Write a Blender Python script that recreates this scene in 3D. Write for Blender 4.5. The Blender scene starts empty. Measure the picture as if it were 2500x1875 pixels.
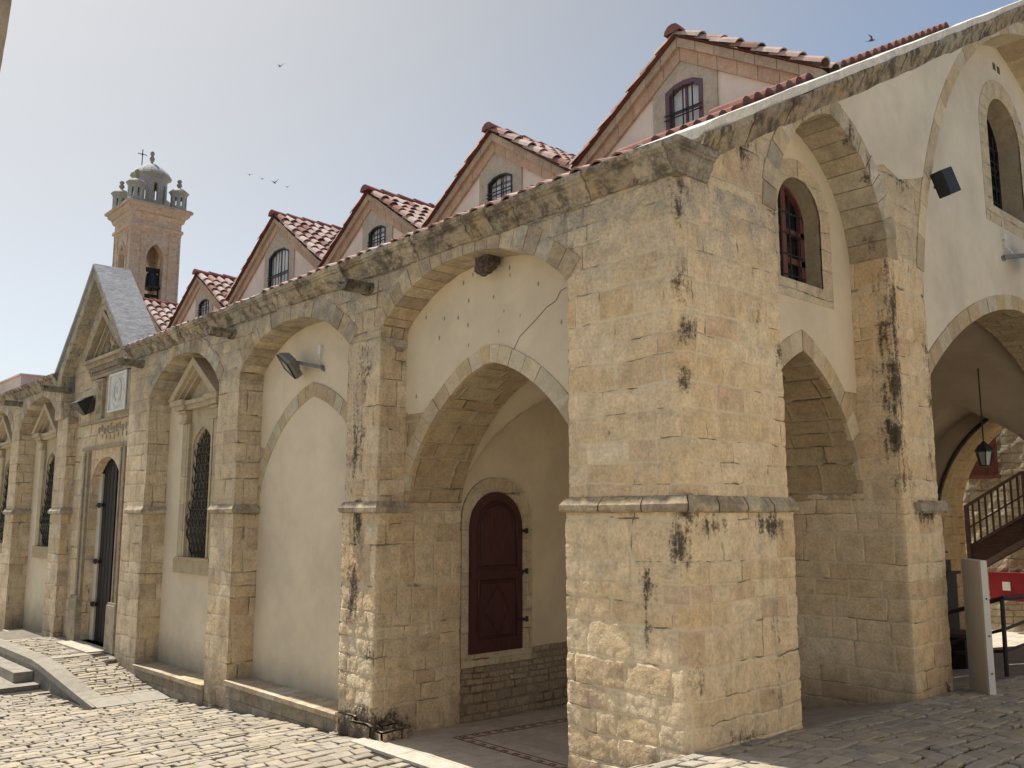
import bpy, math, random
from math import sin, cos, pi, sqrt, atan2, radians as R
from mathutils import Vector, Matrix, noise
from mathutils.geometry import tessellate_polygon
random.seed(7)
S = bpy.context.scene
COL = S.collection

# ---------------------------------------------------------------- camera
cam = bpy.data.cameras.new('camera'); co = bpy.data.objects.new('camera', cam); COL.objects.link(co)
CAM = Vector((3.9422, -5.2562, 1.6))
aR, tl = R(47.742), R(8.2886)
h_ = Vector((-sin(aR), cos(aR), 0)); r_ = Vector((cos(aR), sin(aR), 0)); u_ = Vector((0, 0, 1))
fwd = h_*cos(tl) + u_*sin(tl); upv = -h_*sin(tl) + u_*cos(tl)
m = Matrix((r_, upv, -fwd)).transposed().to_4x4(); m.translation = CAM; co.matrix_world = m
cam.sensor_width = 36; cam.lens = 2200/2500*36; cam.clip_start = .05; cam.clip_end = 2000
S.camera = co
S.view_settings.view_transform = 'Standard'; S.view_settings.look = 'None'
S.view_settings.exposure = 0.66; S.view_settings.gamma = 1

# ---------------------------------------------------------------- sky and sun
HZ = (3.3, .68, -.25)                       # haze: glow near the sun, milky horizon, even veil
SUN_EL, SUN_AZ = R(56), R(266.2)          # azimuth clockwise from +Y
w = bpy.data.worlds.new('World'); S.world = w; w.use_nodes = True
wn = w.node_tree; bg = wn.nodes['Background']
sky = wn.nodes.new('ShaderNodeTexSky'); sky.sky_type = 'NISHITA'; sky.sun_disc = False
sky.sun_elevation = SUN_EL; sky.sun_rotation = SUN_AZ; sky.dust_density = 2.5; sky.air_density = 1.2; sky.ozone_density = 1.0; sky.altitude = 800
bg.inputs['Strength'].default_value = .08
def WN(t, **p):
    n = wn.nodes.new('ShaderNode'+t)
    for k, v in p.items(): setattr(n, k, v)
    return n
def wm(op, a, b, clamp=False):
    n = WN('Math', operation=op, use_clamp=clamp)
    for i, v in enumerate((a, b)):
        if isinstance(v, bpy.types.NodeSocket): wn.links.new(v, n.inputs[i])
        else: n.inputs[i].default_value = v
    return n.outputs[0]
tc = WN('TexCoord'); dt = WN('VectorMath', operation='DOT_PRODUCT'); wn.links.new(tc.outputs['Generated'], dt.inputs[0])
dt.inputs[1].default_value = (sin(SUN_AZ)*cos(SUN_EL), cos(SUN_AZ)*cos(SUN_EL), sin(SUN_EL))
sz = WN('SeparateXYZ'); wn.links.new(tc.outputs['Generated'], sz.inputs[0])
glow = wm('POWER', wm('MAXIMUM', dt.outputs['Value'], 0.), 7.5)           # bright haze round the sun
low = wm('POWER', wm('SUBTRACT', 1., wm('ABSOLUTE', sz.outputs[2], 0.), True), 3.5)   # milky horizon
cl = WN('TexNoise'); cl.inputs['Scale'].default_value = 2.2; cl.inputs['Detail'].default_value = 5; cl.inputs['Roughness'].default_value = .55
mp = WN('VectorMath', operation='MULTIPLY'); mp.inputs[1].default_value = (1, 1, 3.); wn.links.new(tc.outputs['Generated'], mp.inputs[0]); wn.links.new(mp.outputs[0], cl.inputs['Vector'])
cf = wm('MULTIPLY_ADD', cl.outputs['Fac'], .7); cf.node.inputs[2].default_value = .65
hz = wm('MULTIPLY', wm('ADD', wm('MULTIPLY', glow, HZ[0]), wm('ADD', wm('MULTIPLY', wm('MULTIPLY', low, wm('MAXIMUM', dt.outputs['Value'], .25)), HZ[1]), HZ[2])), cf)
hc = WN('Combine' + 'XYZ')
for i, k in enumerate((1.0, .95, .86)): wn.links.new(wm('MULTIPLY', hz, k), hc.inputs[i])
ad = WN('VectorMath', operation='ADD'); 
hs = WN('HueSaturation'); mr = WN('MapRange', interpolation_type='SMOOTHSTEP'); wn.links.new(dt.outputs['Value'], mr.inputs['Value'])
for k_, v_ in (('From Min', .45), ('From Max', .85), ('To Min', .82), ('To Max', .22)): mr.inputs[k_].default_value = v_
wn.links.new(mr.outputs[0], hs.inputs['Saturation']); mr2 = WN('MapRange', interpolation_type='SMOOTHSTEP'); wn.links.new(dt.outputs['Value'], mr2.inputs['Value'])
for k_, v_ in (('From Min', .45), ('From Max', .9), ('To Min', 1.04), ('To Max', .74)): mr2.inputs[k_].default_value = v_
wn.links.new(mr2.outputs[0], hs.inputs['Value']); wn.links.new(sky.outputs[0], hs.inputs['Color']); wn.links.new(hs.outputs[0], ad.inputs[0]); wn.links.new(hc.outputs[0], ad.inputs[1]); wn.links.new(ad.outputs[0], bg.inputs[0])
sl = bpy.data.lights.new('sun', 'SUN'); so = bpy.data.objects.new('sun', sl); COL.objects.link(so)
sl.energy = 4.5; sl.angle = R(.6); sl.color = (1, .93, .82)
sd = Vector((sin(SUN_AZ)*cos(SUN_EL), cos(SUN_AZ)*cos(SUN_EL), sin(SUN_EL)))
so.rotation_euler = sd.to_track_quat('Z', 'Y').to_euler()

# ---------------------------------------------------------------- materials
class NT:
    def __init__(s, name):
        s.mat = bpy.data.materials.new(name); s.mat.use_nodes = True
        s.t = s.mat.node_tree; s.b = s.t.nodes['Principled BSDF']
        s.b.inputs['Specular IOR Level'].default_value = .2
    def n(s, typ, props=None, **inp):
        nd = s.t.nodes.new('ShaderNode'+typ)
        for k, v in (props or {}).items(): setattr(nd, k, v)
        for k, v in inp.items():
            key = int(k[1:]) if k[0] == 'i' and k[1:].isdigit() else k.replace('_', ' ')
            s.set(nd.inputs[key], v)
        return nd
    def set(s, sock, v):
        if isinstance(v, bpy.types.NodeSocket): s.t.links.new(v, sock)
        else: sock.default_value = v
    def m(s, op, a, b=0., c=0., clamp=False):
        nd = s.n('Math', {'operation': op, 'use_clamp': clamp}, i0=a, i1=b, i2=c); return nd.outputs[0]
    def mix(s, f, a, b, mode='MIX'):
        nd = s.t.nodes.new('ShaderNodeMix'); nd.data_type = 'RGBA'; nd.blend_type = mode
        s.set(nd.inputs[0], f)
        for i, v in ((6, a), (7, b)):
            if isinstance(v, tuple) and len(v) == 3: v = (*v, 1)
            s.set(nd.inputs[i], v)
        return nd.outputs[2]
    def ramp(s, f, stops, interp='LINEAR'):
        nd = s.t.nodes.new('ShaderNodeValToRGB'); cr = nd.color_ramp; cr.interpolation = interp
        while len(cr.elements) < len(stops): cr.elements.new(.5)
        for e, (p, c) in zip(cr.elements, stops):
            e.position = p; e.color = (c, c, c, 1) if isinstance(c, (int, float)) else (*c, 1)
        s.set(nd.inputs[0], f); return nd.outputs[0]
    def rng(s, v, a, b, lo=0., hi=1.):
        nd = s.n('MapRange', {'interpolation_type': 'SMOOTHSTEP'}, Value=v)
        for k, x in zip(('From Min', 'From Max', 'To Min', 'To Max'), (a, b, lo, hi)): nd.inputs[k].default_value = x
        return nd.outputs[0]
    def noise(s, vec, scale, detail=4., rough=.6, dist=0.):
        return s.n('TexNoise', None, Vector=vec, Scale=scale, Detail=detail, Roughness=rough, Distortion=dist).outputs['Fac']
    def vscale(s, vec, sc):
        return s.n('VectorMath', {'operation': 'MULTIPLY'}, i0=vec, i1=sc).outputs[0]
    def geo(s): return s.n('NewGeometry').outputs['Position']
    def uv(s): return s.n('UVMap').outputs[0]
    def col(s): return s.n('VertexColor', {'layer_name': 'Col'}).outputs[0]
    def bump(s, hgt, dist=.01, st=1.):
        s.t.links.new(s.n('Bump', None, Strength=st, Distance=dist, Height=hgt).outputs[0], s.b.inputs['Normal'])
    def fin(s, c, rough=.9):
        s.set(s.b.inputs['Base Color'], (*c, 1) if isinstance(c, tuple) and len(c) == 3 else c)
        s.set(s.b.inputs['Roughness'], rough); return s.mat

def stainmask(t, P, nz, blobs):
    """weathering marks with a place of their own: (x,y,z, rx,ry,rz, strength)"""
    acc = None
    for (x, y, z, rx, ry, rz, st) in blobs:
        v = t.n('VectorMath', {'operation': 'SUBTRACT'}, i0=P, i1=(x, y, z)).outputs[0]
        v = t.vscale(v, (1/rx, 1/ry, 1/rz))
        L = t.n('VectorMath', {'operation': 'LENGTH'}, i0=v).outputs['Value']
        k = t.m('MULTIPLY', t.m('SUBTRACT', 1., L, clamp=True), st)
        acc = k if acc is None else t.m('MAXIMUM', acc, k)
    # break up with noise
    n2 = t.noise(P, 34., 6., .8); ns = t.noise(t.vscale(P, (9., 9., 1.4)), 1.6, 5., .7)
    q = t.m('ADD', t.m('MULTIPLY', t.m('SUBTRACT', nz, .5), 1.5), t.m('ADD', t.m('MULTIPLY', t.m('SUBTRACT', n2, .5), 2.2), t.m('MULTIPLY', t.m('SUBTRACT', ns, .5), 2.2)))
    return t.rng(t.m('ADD', t.m('MULTIPLY', acc, .95), t.m('MULTIPLY', q, t.m('MINIMUM', t.m('MULTIPLY', acc, 3.), 1.))), .3, 1.0)

STONES = [(0, (.47, .38, .245)), (.2, (.42, .325, .20)), (.38, (.52, .44, .31)), (.55, (.445, .35, .225)), (.7, (.49, .415, .295)), (.84, (.40, .30, .185)), (.93, (.36, .27, .19)), (1, (.45, .33, .18))]
STONES = [(p, tuple(x*k for x, k in zip(c, (1.43, 1.42, 1.43)))) for p, c in STONES]
def masonry(name, disp=0., h=.27, wd=.42, mort=.012, stones=STONES, mcol=(.67, .57, .41), rough_k=1., grey=0., blobs=None, zgrey=None, irr=.5, dirt=.5, tint=None, seed=0., streak=0., lowdark=None):
    t = NT(name); uv = t.uv(); P = t.geo()
    sx = t.n('SeparateXYZ', None, Vector=uv); u, v = sx.outputs[0], sx.outputs[1]
    # warp for hand-cut irregularity
    wz = t.n('TexNoise', None, Vector=P, Scale=1.7, Detail=3., Roughness=.55); wc = t.n('SeparateColor', None, Color=wz.outputs['Color'])
    wz2 = t.n('TexNoise', None, Vector=P, Scale=9., Detail=3., Roughness=.6); wc2 = t.n('SeparateColor', None, Color=wz2.outputs['Color'])
    u = t.m('ADD', u, t.m('MULTIPLY', t.m('SUBTRACT', wc.outputs[0], .5), .07)); u = t.m('ADD', u, t.m('MULTIPLY', t.m('SUBTRACT', wc2.outputs[0], .5), .03))
    v = t.m('ADD', v, t.m('MULTIPLY', t.m('SUBTRACT', wc.outputs[1], .5), .06)); v = t.m('ADD', v, t.m('MULTIPLY', t.m('SUBTRACT', wc2.outputs[1], .5), .022))
    n1 = t.n('TexNoise', {'noise_dimensions': '1D'}, W=t.m('ADD', v, 3.7+seed), Scale=1.1, Detail=1.)
    vv = t.m('DIVIDE', t.m('ADD', v, t.m('MULTIPLY', n1.outputs['Fac'], irr*.9)), h)
    row = t.m('FLOOR', vv); fv = t.m('FRACT', vv)
    rr = t.n('TexWhiteNoise', {'noise_dimensions': '1D'}, W=t.m('ADD', row, seed+.5)).outputs['Value']
    cv = t.n('CombineXYZ', None, X=u, Y=t.m('MULTIPLY', row, 7.31), Z=seed).outputs[0]
    n2 = t.n('TexNoise', None, Vector=cv, Scale=1.3, Detail=1.)
    uu = t.m('DIVIDE', t.m('ADD', t.m('ADD', u, t.m('MULTIPLY', n2.outputs['Fac'], .75)), t.m('MULTIPLY', rr, 3.)), t.m('MULTIPLY', t.m('ADD', rr, 1.6), wd*.5))
    idx = t.m('FLOOR', uu); fu = t.m('FRACT', uu)
    cell = t.n('TexWhiteNoise', {'noise_dimensions': '2D'}, Vector=t.n('CombineXYZ', None, X=idx, Y=row, Z=0.).outputs[0])
    cr = cell.outputs['Value']; cc = t.n('SeparateColor', None, Color=cell.outputs['Color'])
    du = t.m('MULTIPLY', t.m('MINIMUM', fu, t.m('SUBTRACT', 1., fu)), wd)
    dv = t.m('MULTIPLY', t.m('MINIMUM', fv, t.m('SUBTRACT', 1., fv)), h)
    d = t.m('MINIMUM', du, dv)
    fine = t.noise(P, 38., 5., .7); med = t.noise(P, 7., 5., .65); big = t.noise(P, 1.3, 4., .6)
    d = t.m('ADD', d, t.m('MULTIPLY', t.m('SUBTRACT', med, .5), .022))
    mm = t.rng(d, mort*.3, mort*1.4, 1., 0.)                     # 1 in mortar
    edge = t.rng(d, 0., .05, 1., 0.)
    c = t.mix(.28, t.ramp(cr, stones), stones[len(stones)//2][1])
    c = t.mix(1., c, t.ramp(med, [(.25, .70), (.5, 1.), (.75, 1.2)]), 'MULTIPLY')
    c = t.mix(1., c, t.ramp(fine, [(.3, .72), (.55, 1.02), (.75, 1.14)]), 'MULTIPLY')
    hue = t.mix(t.rng(big, .4, .7), (1, 1, 1), (1.03, .97, .89)); c = t.mix(1., c, hue, 'MULTIPLY')
    c = t.mix(t.m('MULTIPLY', mm, t.rng(med, .25, .6, .35, .85)), c, mcol)
    # open joints here and there are dark
    oj = t.m('MULTIPLY', t.rng(d, .001, .006, 1., 0.), t.rng(t.noise(P, 2.6, 3., .6), .52, .62)); c = t.mix(t.m('MULTIPLY', oj, .75), c, (.09, .07, .05))
    if grey or zgrey:
        g = t.rng(t.noise(P, 3.1, 5., .7), .35, .75)
        k = t.m('MULTIPLY', g, grey)
        if zgrey:
            z = t.n('SeparateXYZ', None, Vector=P).outputs[2]
            k = t.m('ADD', k, t.m('MULTIPLY', t.rng(z, zgrey[0], zgrey[1]), t.rng(t.noise(P, 4.3, 5., .7), .3, .68, .15, zgrey[2])), clamp=True)
        c = t.mix(k, c, t.mix(t.rng(fine, .35, .65), (.24, .215, .175), (.40, .375, .32)))
    # lichen / soot flecks
    sp = t.rng(t.noise(P, 13., 6., .78), .64, .72); msk = t.rng(t.noise(P, 1.9, 3., .6), .5, .68)
    c = t.mix(t.m('MULTIPLY', t.m('MULTIPLY', sp, msk), dirt), c, (.10, .082, .062))
    if streak:
        ps = t.vscale(P, (7., 7., 1.1)); st = t.rng(t.noise(ps, 1.5, 5., .7), .5, .72)
        pm = t.rng(t.noise(t.vscale(P, (1., 1., .6)), 1.7, 3., .6), .42, .66)
        c = t.mix(t.m('MULTIPLY', t.m('MULTIPLY', st, pm), streak), c, (.13, .105, .08))
    if blobs:
        bm = stainmask(t, P, t.noise(P, 11., 6., .75), blobs); c = t.mix(t.m('MULTIPLY', bm, .95), c, (.065, .052, .042))
    if lowdark:
        z = t.n('SeparateXYZ', None, Vector=P).outputs[2]
        k = t.rng(t.m('ADD', z, t.m('MULTIPLY', t.m('SUBTRACT', t.noise(P, 5., 5., .7), .5), .5)), lowdark[0], lowdark[1], lowdark[2], 0.)
        c = t.mix(k, c, (.13, .105, .085))
    if tint: c = t.mix(1., c, tint, 'MULTIPLY')
    pit = t.rng(t.noise(P, 22., 4., .75), .62, .74)
    hh = t.m('MULTIPLY', t.m('SUBTRACT', 1., t.m('MAXIMUM', mm, 0.)), .45)
    hh = t.m('SUBTRACT', hh, t.m('MULTIPLY', oj, .8))
    hh = t.m('ADD', hh, t.m('MULTIPLY', cc.outputs[1], .35)); hh = t.m('ADD', hh, t.m('MULTIPLY', med, 1.3*rough_k))
    hh = t.m('ADD', hh, t.m('MULTIPLY', fine, .75*rough_k)); hh = t.m('SUBTRACT', hh, t.m('MULTIPLY', pit, .7*rough_k)); hh = t.m('SUBTRACT', hh, t.m('MULTIPLY', edge, .25))
    if disp:
        dn = t.n('Displacement', None, Height=hh, Midlevel=1.0, Scale=disp); t.t.links.new(dn.outputs[0], t.t.nodes['Material Output'].inputs['Displacement']); t.mat.displacement_method = 'BOTH'
    else: t.bump(hh, .02, 1.)
    return t.fin(c, .92)

def plaster(name, base=(.67, .58, .435), specks=0., low=None, pink=None):
    t = NT(name); P = t.geo()
    a = t.noise(P, .9, 4., .6); b = t.noise(P, 5., 5., .65); f = t.noise(P, 60., 3., .6)
    c = t.mix(t.rng(a, .3, .7), tuple(x*.86 for x in base), tuple(min(1, x*1.06) for x in base))
    c = t.mix(1., c, t.ramp(b, [(.3, .955), (.7, 1.03)]), 'MULTIPLY')
    ps = t.vscale(P, (5., 5., .5)); c = t.mix(t.m('MULTIPLY', t.rng(t.noise(ps, 1.2, 4., .6), .55, .8), .22), c, tuple(x*.72 for x in base))
    if specks:
        vo = t.n('TexVoronoi', {'feature': 'F1'}, Vector=t.vscale(P, (1., 1., .55)), Scale=13., Randomness=1.)
        rc = t.n('SeparateColor', None, Color=vo.outputs['Color']).outputs[0]
        k = t.m('MULTIPLY', t.rng(vo.outputs['Distance'], .10, .24, 1., 0.), t.rng(rc, 1-specks, 1-specks+.03))
        c = t.mix(t.m('MULTIPLY', k, .75), c, (.14, .11, .08))
    if low:
        z = t.n('SeparateXYZ', None, Vector=P).outputs[2]
        k = t.rng(t.m('ADD', z, t.m('MULTIPLY', t.m('SUBTRACT', t.noise(P, 4., 6., .7), .5), .55)), low[0], low[1], low[2], 0.)
        c = t.mix(k, c, (.26, .22, .17))
    hh = t.m('ADD', t.m('MULTIPLY', b, .6), t.m('MULTIPLY', f, .12)); hh = t.m('ADD', hh, t.m('MULTIPLY', a, 1.5))
    t.bump(hh, .012, .6)
    return t.fin(c, .93)

def blockmat(name, mul=(1, 1, 1), grey=0., dark=0., bumpd=.012, blobs=None, fs=38., pits=.6):
    """stone with its own tone per block (vertex colour)"""
    t = NT(name); P = t.geo(); c = t.col()
    med = t.noise(P, 8., 5., .65); fine = t.noise(P, fs, 5., .7)
    c = t.mix(1., c, (*mul, 1), 'MULTIPLY')
    c = t.mix(1., c, t.ramp(med, [(.25, .76), (.5, 1.), (.75, 1.15)]), 'MULTIPLY'); c = t.mix(1., c, t.ramp(fine, [(.3, .82), (.7, 1.1)]), 'MULTIPLY')
    if grey: c = t.mix(t.m('MULTIPLY', t.rng(t.noise(P, 3.3, 5., .7), .35, .7), grey), c, t.mix(t.rng(fine, .35, .65), (.22, .20, .165), (.37, .345, .29)))
    if dark: c = t.mix(t.m('MULTIPLY', t.rng(t.noise(P, 5.5, 6., .75), .42, .62), dark), c, (.085, .07, .055))
    if blobs: c = t.mix(t.m('MULTIPLY', stainmask(t, P, t.noise(P, 11., 6., .75), blobs), .88), c, (.075, .058, .045))
    pit = t.rng(t.noise(P, 20., 4., .75), .62, .74)
    hh = t.m('ADD', t.m('MULTIPLY', med, 1.2), t.m('MULTIPLY', fine, .6)); hh = t.m('SUBTRACT', hh, t.m('MULTIPLY', pit, pits))
    t.bump(hh, bumpd, .9); return t.fin(c, .92)

def simple(name, c, rough=.6, var=.15, ns=12., metal=0., spec=.3, bumpd=0., grain=None):
    t = NT(name); P = t.geo()
    vec = t.vscale(P, grain) if grain else P
    a = t.noise(vec, ns, 5., .65)
    cc = t.mix(1., (*c, 1), t.ramp(a, [(.25, 1-var*1.6), (.75, 1+var)]), 'MULTIPLY')
    t.b.inputs['Metallic'].default_value = metal; t.b.inputs['Specular IOR Level'].default_value = spec
    if bumpd: t.bump(a, bumpd, .7)
    return t.fin(cc, t.rng(a, .2, .8, max(.05, rough-.12), min(1, rough+.12)))

CORNER_BLOBS = [(0, 0, 3.95, .22, .3, .5, .75), (0, 0, 3.3, .12, .22, .28, .9), (.0, .05, 2.95, .14, .25, .2, 1.), (0, .02, 2.6, .1, .2, .2, .9), (0, 0, 2.2, .06, .12, .3, .7), (0, 0, 1.66, .14, .2, .16, 1.4), (-.06, 0, 1.38, .16, .12, .32, 1.), (-.36, 0, 1.1, .13, .1, .3, .95), (-.36, 0, .8, .08, .1, .3, .6),
    (0, .25, 1.52, .1, .35, .14, .9), (0, 1.05, 1.52, .1, .38, .17, 1.1), (0, 1.1, .75, .1, .15, .3, .75), (0, 1.05, .25, .1, .2, .35, .55), (0, .05, .5, .08, .14, .3, .7), (0, .5, 4.25, .2, .5, .3, .6), (0, 1.0, 4.6, .2, .35, .6, .6), (0, 1.3, 2.9, .1, .12, .18, .9), (0, .6, .0, .2, .6, .15, .6), (0, 1.0, 3.2, .1, .22, .22, .6)]
RP_BLOBS = [(0, 3.45, 3.5, .3, .14, 1.1, 1.1), (0, 3.45, 2.9, .35, .16, .55, 1.35), (0, 3.4, 2.35, .3, .2, .35, 1.2), (0, 3.5, 1.95, .3, .3, .25, .8), (0, 4.15, 3.3, .2, .13, .5, .9), (0, 4.2, 2.75, .2, .14, .4, .9), (0, 4.1, 4.5, .2, .25, .3, .95), (0, 4.1, 2.2, .2, .12, .3, .7), (0, 3.9, 1.6, .3, .4, .13, 1.2), (0, 4.1, -.1, .2, .14, .12, 1.2), (0, 3.8, 5.0, .2, .3, .2, .7), (0, 3.75, 1.1, .3, .3, .3, .4)]
P1_BLOBS = [(-4.3, 0, 2.3, .25, .2, 1.0, .85), (-4.25, 0, 1.5, .2, .2, .5, 1.2), (-4.3, 0, .8, .2, .2, .6, .9), (-4.1, .1, -.6, .7, .5, .4, 2.2), (-4.2, 0, 3.2, .3, .2, .7, .65), (-4.0, 0, 0.2, .15, .1, .3, .6)]
M = {}
M['corner'] = masonry('ashlar_corner', disp=.0115, h=.2, wd=.34, blobs=CORNER_BLOBS, dirt=.7, zgrey=(3.1, 4.2, .95), mcol=(.70, .60, .43), rough_k=.75, streak=.35, seed=2.)
M['rpier'] = masonry('ashlar_street_pier', disp=.010, h=.2, wd=.36, blobs=RP_BLOBS, dirt=.7, zgrey=(3.9, 5.5, .5), seed=5., tint=(.95, .93, .9), lowdark=(-.35, .35, .55))
M['pil1'] = masonry('ashlar_weathered', disp=.014, h=.2, wd=.3, blobs=P1_BLOBS, dirt=.7, grey=.35, zgrey=(2.6, 4.3, .8), streak=.6, seed=8., rough_k=1.3)
M['pil'] = masonry('ashlar_pilaster', h=.23, wd=.34, dirt=.6, grey=.3, zgrey=(2.6, 4.4, .7), streak=.6, seed=11., rough_k=1.2, lowdark=(-.75, -.2, .6))
M['upper'] = masonry('ashlar_upper', h=.19, wd=.22, dirt=.8, grey=.85, zgrey=(3.6, 4.3, .8), streak=.35, seed=14., rough_k=1.3)
M['end'] = masonry('ashlar_gable_end', h=.2, wd=.3, dirt=.7, grey=.25, zgrey=(4.2, 5.6, .55), seed=17., rough_k=1.1, blobs=CORNER_BLOBS[16:17]+[(0, .9, 4.7, .2, .2, .5, 1.), (0, 1.3, 5.1, .2, .3, .3, .8), (0, 3.85, 5.05, .2, .35, .3, .8), (0, 4.2, 4.45, .2, .2, .35, 1.1)])
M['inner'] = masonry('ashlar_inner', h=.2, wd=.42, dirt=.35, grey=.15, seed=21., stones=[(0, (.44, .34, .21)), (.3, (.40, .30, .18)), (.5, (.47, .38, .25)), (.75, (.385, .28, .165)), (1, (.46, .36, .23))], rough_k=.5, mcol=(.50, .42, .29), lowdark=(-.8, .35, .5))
M['tower'] = masonry('ashlar_tower', h=.34, wd=.5, stones=[(0, (.60, .47, .36)), (.5, (.64, .51, .40)), (1, (.55, .42, .32))], mcol=(.66, .57, .47), dirt=.3, grey=.12, seed=25., zgrey=(14.2, 15.6, .8))
M['portal'] = masonry('ashlar_portal', h=.32, wd=.5, dirt=.35, grey=.35, seed=29., rough_k=.6, zgrey=(2.6, 5.2, .6))
M['rubble'] = masonry('rubble_dark', h=.08, wd=.15, mort=.012, stones=[(0, (.42, .34, .25)), (.4, (.50, .41, .30)), (.7, (.38, .31, .225)), (1, (.56, .47, .35))], mcol=(.27, .22, .165), irr=.4, rough_k=2.2, seed=31., dirt=.4)
M['rubble_court'] = masonry('rubble_courtyard', h=.2, wd=.42, mort=.02, stones=[(0, (.44, .39, .29)), (.5, (.52, .47, .36)), (1, (.36, .31, .23))], mcol=(.30, .25, .18), irr=.5, rough_k=2.6, seed=35.)  # stone tones of the house across the courtyard
M['plaster'] = plaster('cream_plaster'); M['plaster_low'] = plaster('cream_plaster_damp', low=(-.75, .0, .75), specks=.02)
M['plaster_speck'] = plaster('cream_plaster_specked', specks=.3)
M['plaster_pale'] = plaster('pale_plaster', base=(.63, .565, .455), specks=.01)
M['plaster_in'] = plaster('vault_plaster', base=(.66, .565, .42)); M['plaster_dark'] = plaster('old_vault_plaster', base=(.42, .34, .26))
M['plaster_pink'] = plaster('pink_plaster', base=(.78, .68, .59), specks=.02)
M['block'] = blockmat('voussoir_stone', grey=.15); M['block_grey'] = blockmat('voussoir_weathered', grey=.6, dark=.35)
M['surround'] = blockmat('cut_stone', mul=(.98, .97, .93), grey=.12, bumpd=.006, pits=.2)
M['cornice'] = blockmat('cornice_stone', grey=.95, dark=.85, bumpd=.013, mul=(.80, .78, .76)); M['cornice_dark'] = blockmat('cornice_black_crust', grey=.7, dark=.95, bumpd=.025, mul=(.8, .78, .75))
M['string'] = blockmat('string_stone', grey=.75, dark=.5, bumpd=.014); M['carved'] = blockmat('carved_stone', grey=.5, dark=.3, bumpd=.012, mul=(.95, .93, .9))
M['slabtop'] = blockmat('sunlit_white_coping', mul=(1.55, 1.6, 1.7), bumpd=.008, grey=0., dark=.12)  # white slab tone, lifted for the sun falling on its top
M['slab'] = blockmat('grey_lime_slab', mul=(.92, .98, 1.1), bumpd=.015, grey=.3, dark=0., fs=14.)
M['raking'] = blockmat('pink_coping', mul=(1.18, 1.07, .97), grey=.3, dark=.05, bumpd=.008)
M['turret'] = blockmat('grey_turret_stone', mul=(1.0, 1.04, 1.08), grey=.45, dark=.12, bumpd=.01)
M['cobble'] = blockmat('cobble_stone', grey=.25, bumpd=.006, fs=60., pits=.3); M['paving'] = blockmat('paving_slab', grey=.15, bumpd=.005, fs=60., pits=.2)
M['ledge'] = blockmat('ledge_stone', grey=.45, dark=.3, bumpd=.01)
M['tile'] = blockmat('roof_tile', grey=.22, dark=.12, bumpd=.004, fs=50., pits=.1); M['marble'] = simple('white_marble', (.62, .62, .58), .5, .12, 9., bumpd=.004)
M['earth'] = simple('joint_earth', (.028, .022, .016), .95, .3, 20., bumpd=.01); M['pan'] = simple('tile_pan', (.16, .065, .05), .8, .2)
M['cut'] = masonry('cut_stone_courses', h=.22, wd=.5, mort=.006, stones=[(0, (.50, .42, .30)), (.5, (.56, .48, .35)), (1, (.46, .385, .28))], mcol=(.62, .55, .43), rough_k=.5, dirt=.25, seed=61.)
M['court'] = masonry('court_paving', h=.3, wd=.5, stones=[(0, (.40, .365, .30)), (.5, (.46, .42, .34)), (1, (.36, .32, .26))], mcol=(.28, .25, .2), rough_k=.5, seed=50.)
M['house'] = plaster('whitewashed_plaster', base=(.74, .70, .62), specks=.02)
M['iron'] = simple('black_iron', (.022, .022, .024), .5, .3, 30., spec=.4); M['glass'] = simple('dark_glass', (.015, .017, .02), .12, .2, 3., spec=.6)
M['glass_pale'] = simple('curtained_glass', (.62, .64, .64), .3, .08, 2., spec=.7)
M['door_red'] = simple('oxblood_wood', (.062, .017, .017), .42, .3, 9., grain=(6., 6., .6), bumpd=.003, spec=.35)
M['door_dark'] = simple('dark_wood', (.012, .009, .009), .6, .4, 9., grain=(7., 7., .5), bumpd=.004); M['wood_brown'] = simple('brown_wood', (.10, .045, .03), .55, .3, 9., grain=(1., 6., 6.), bumpd=.003)
M['wood_win'] = simple('red_brown_wood', (.14, .05, .04), .5, .3, 14.); M['purple'] = simple('purple_frame_paint', (.13, .075, .10), .45, .15, 14.)
M['stairwood'] = simple('old_stair_timber', (.075, .045, .04), .65, .35, 9., grain=(1., 5., 5.), bumpd=.004)
M['greymetal'] = simple('grey_painted_metal', (.20, .205, .195), .5, .15, 20.); M['lens'] = simple('floodlight_glass', (.30, .31, .29), .15, .2, 5., spec=.7)
M['speaker'] = simple('black_speaker', (.03, .032, .038), .55, .25, 30.); M['red'] = simple('red_enamel', (.24, .016, .022), .45, .1, 6.); M['paper'] = simple('white_paper', (.7, .7, .68), .7, .03)
M['board'] = simple('grey_board', (.60, .545, .46), .7, .06, 3.); M['boardedge'] = simple('white_board_edge', (.66, .66, .63), .6, .05, 6.)
M['bell'] = simple('bell_bronze', (.045, .05, .06), .45, .3, 12., metal=.6); M['nest'] = simple('mud_nest', (.13, .10, .08), .95, .5, 40., bumpd=.03)
M['bird'] = simple('bird_feathers', (.09, .095, .11), .8, .1); M['crack'] = simple('crack_shadow', (.10, .08, .06), .95, .2); M['meander'] = simple('dark_red_inlay', (.24, .13, .10), .7, .2)
M['wrail'] = simple('dark_pipe_paint', (.03, .022, .03), .45, .2, 20.)

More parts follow.
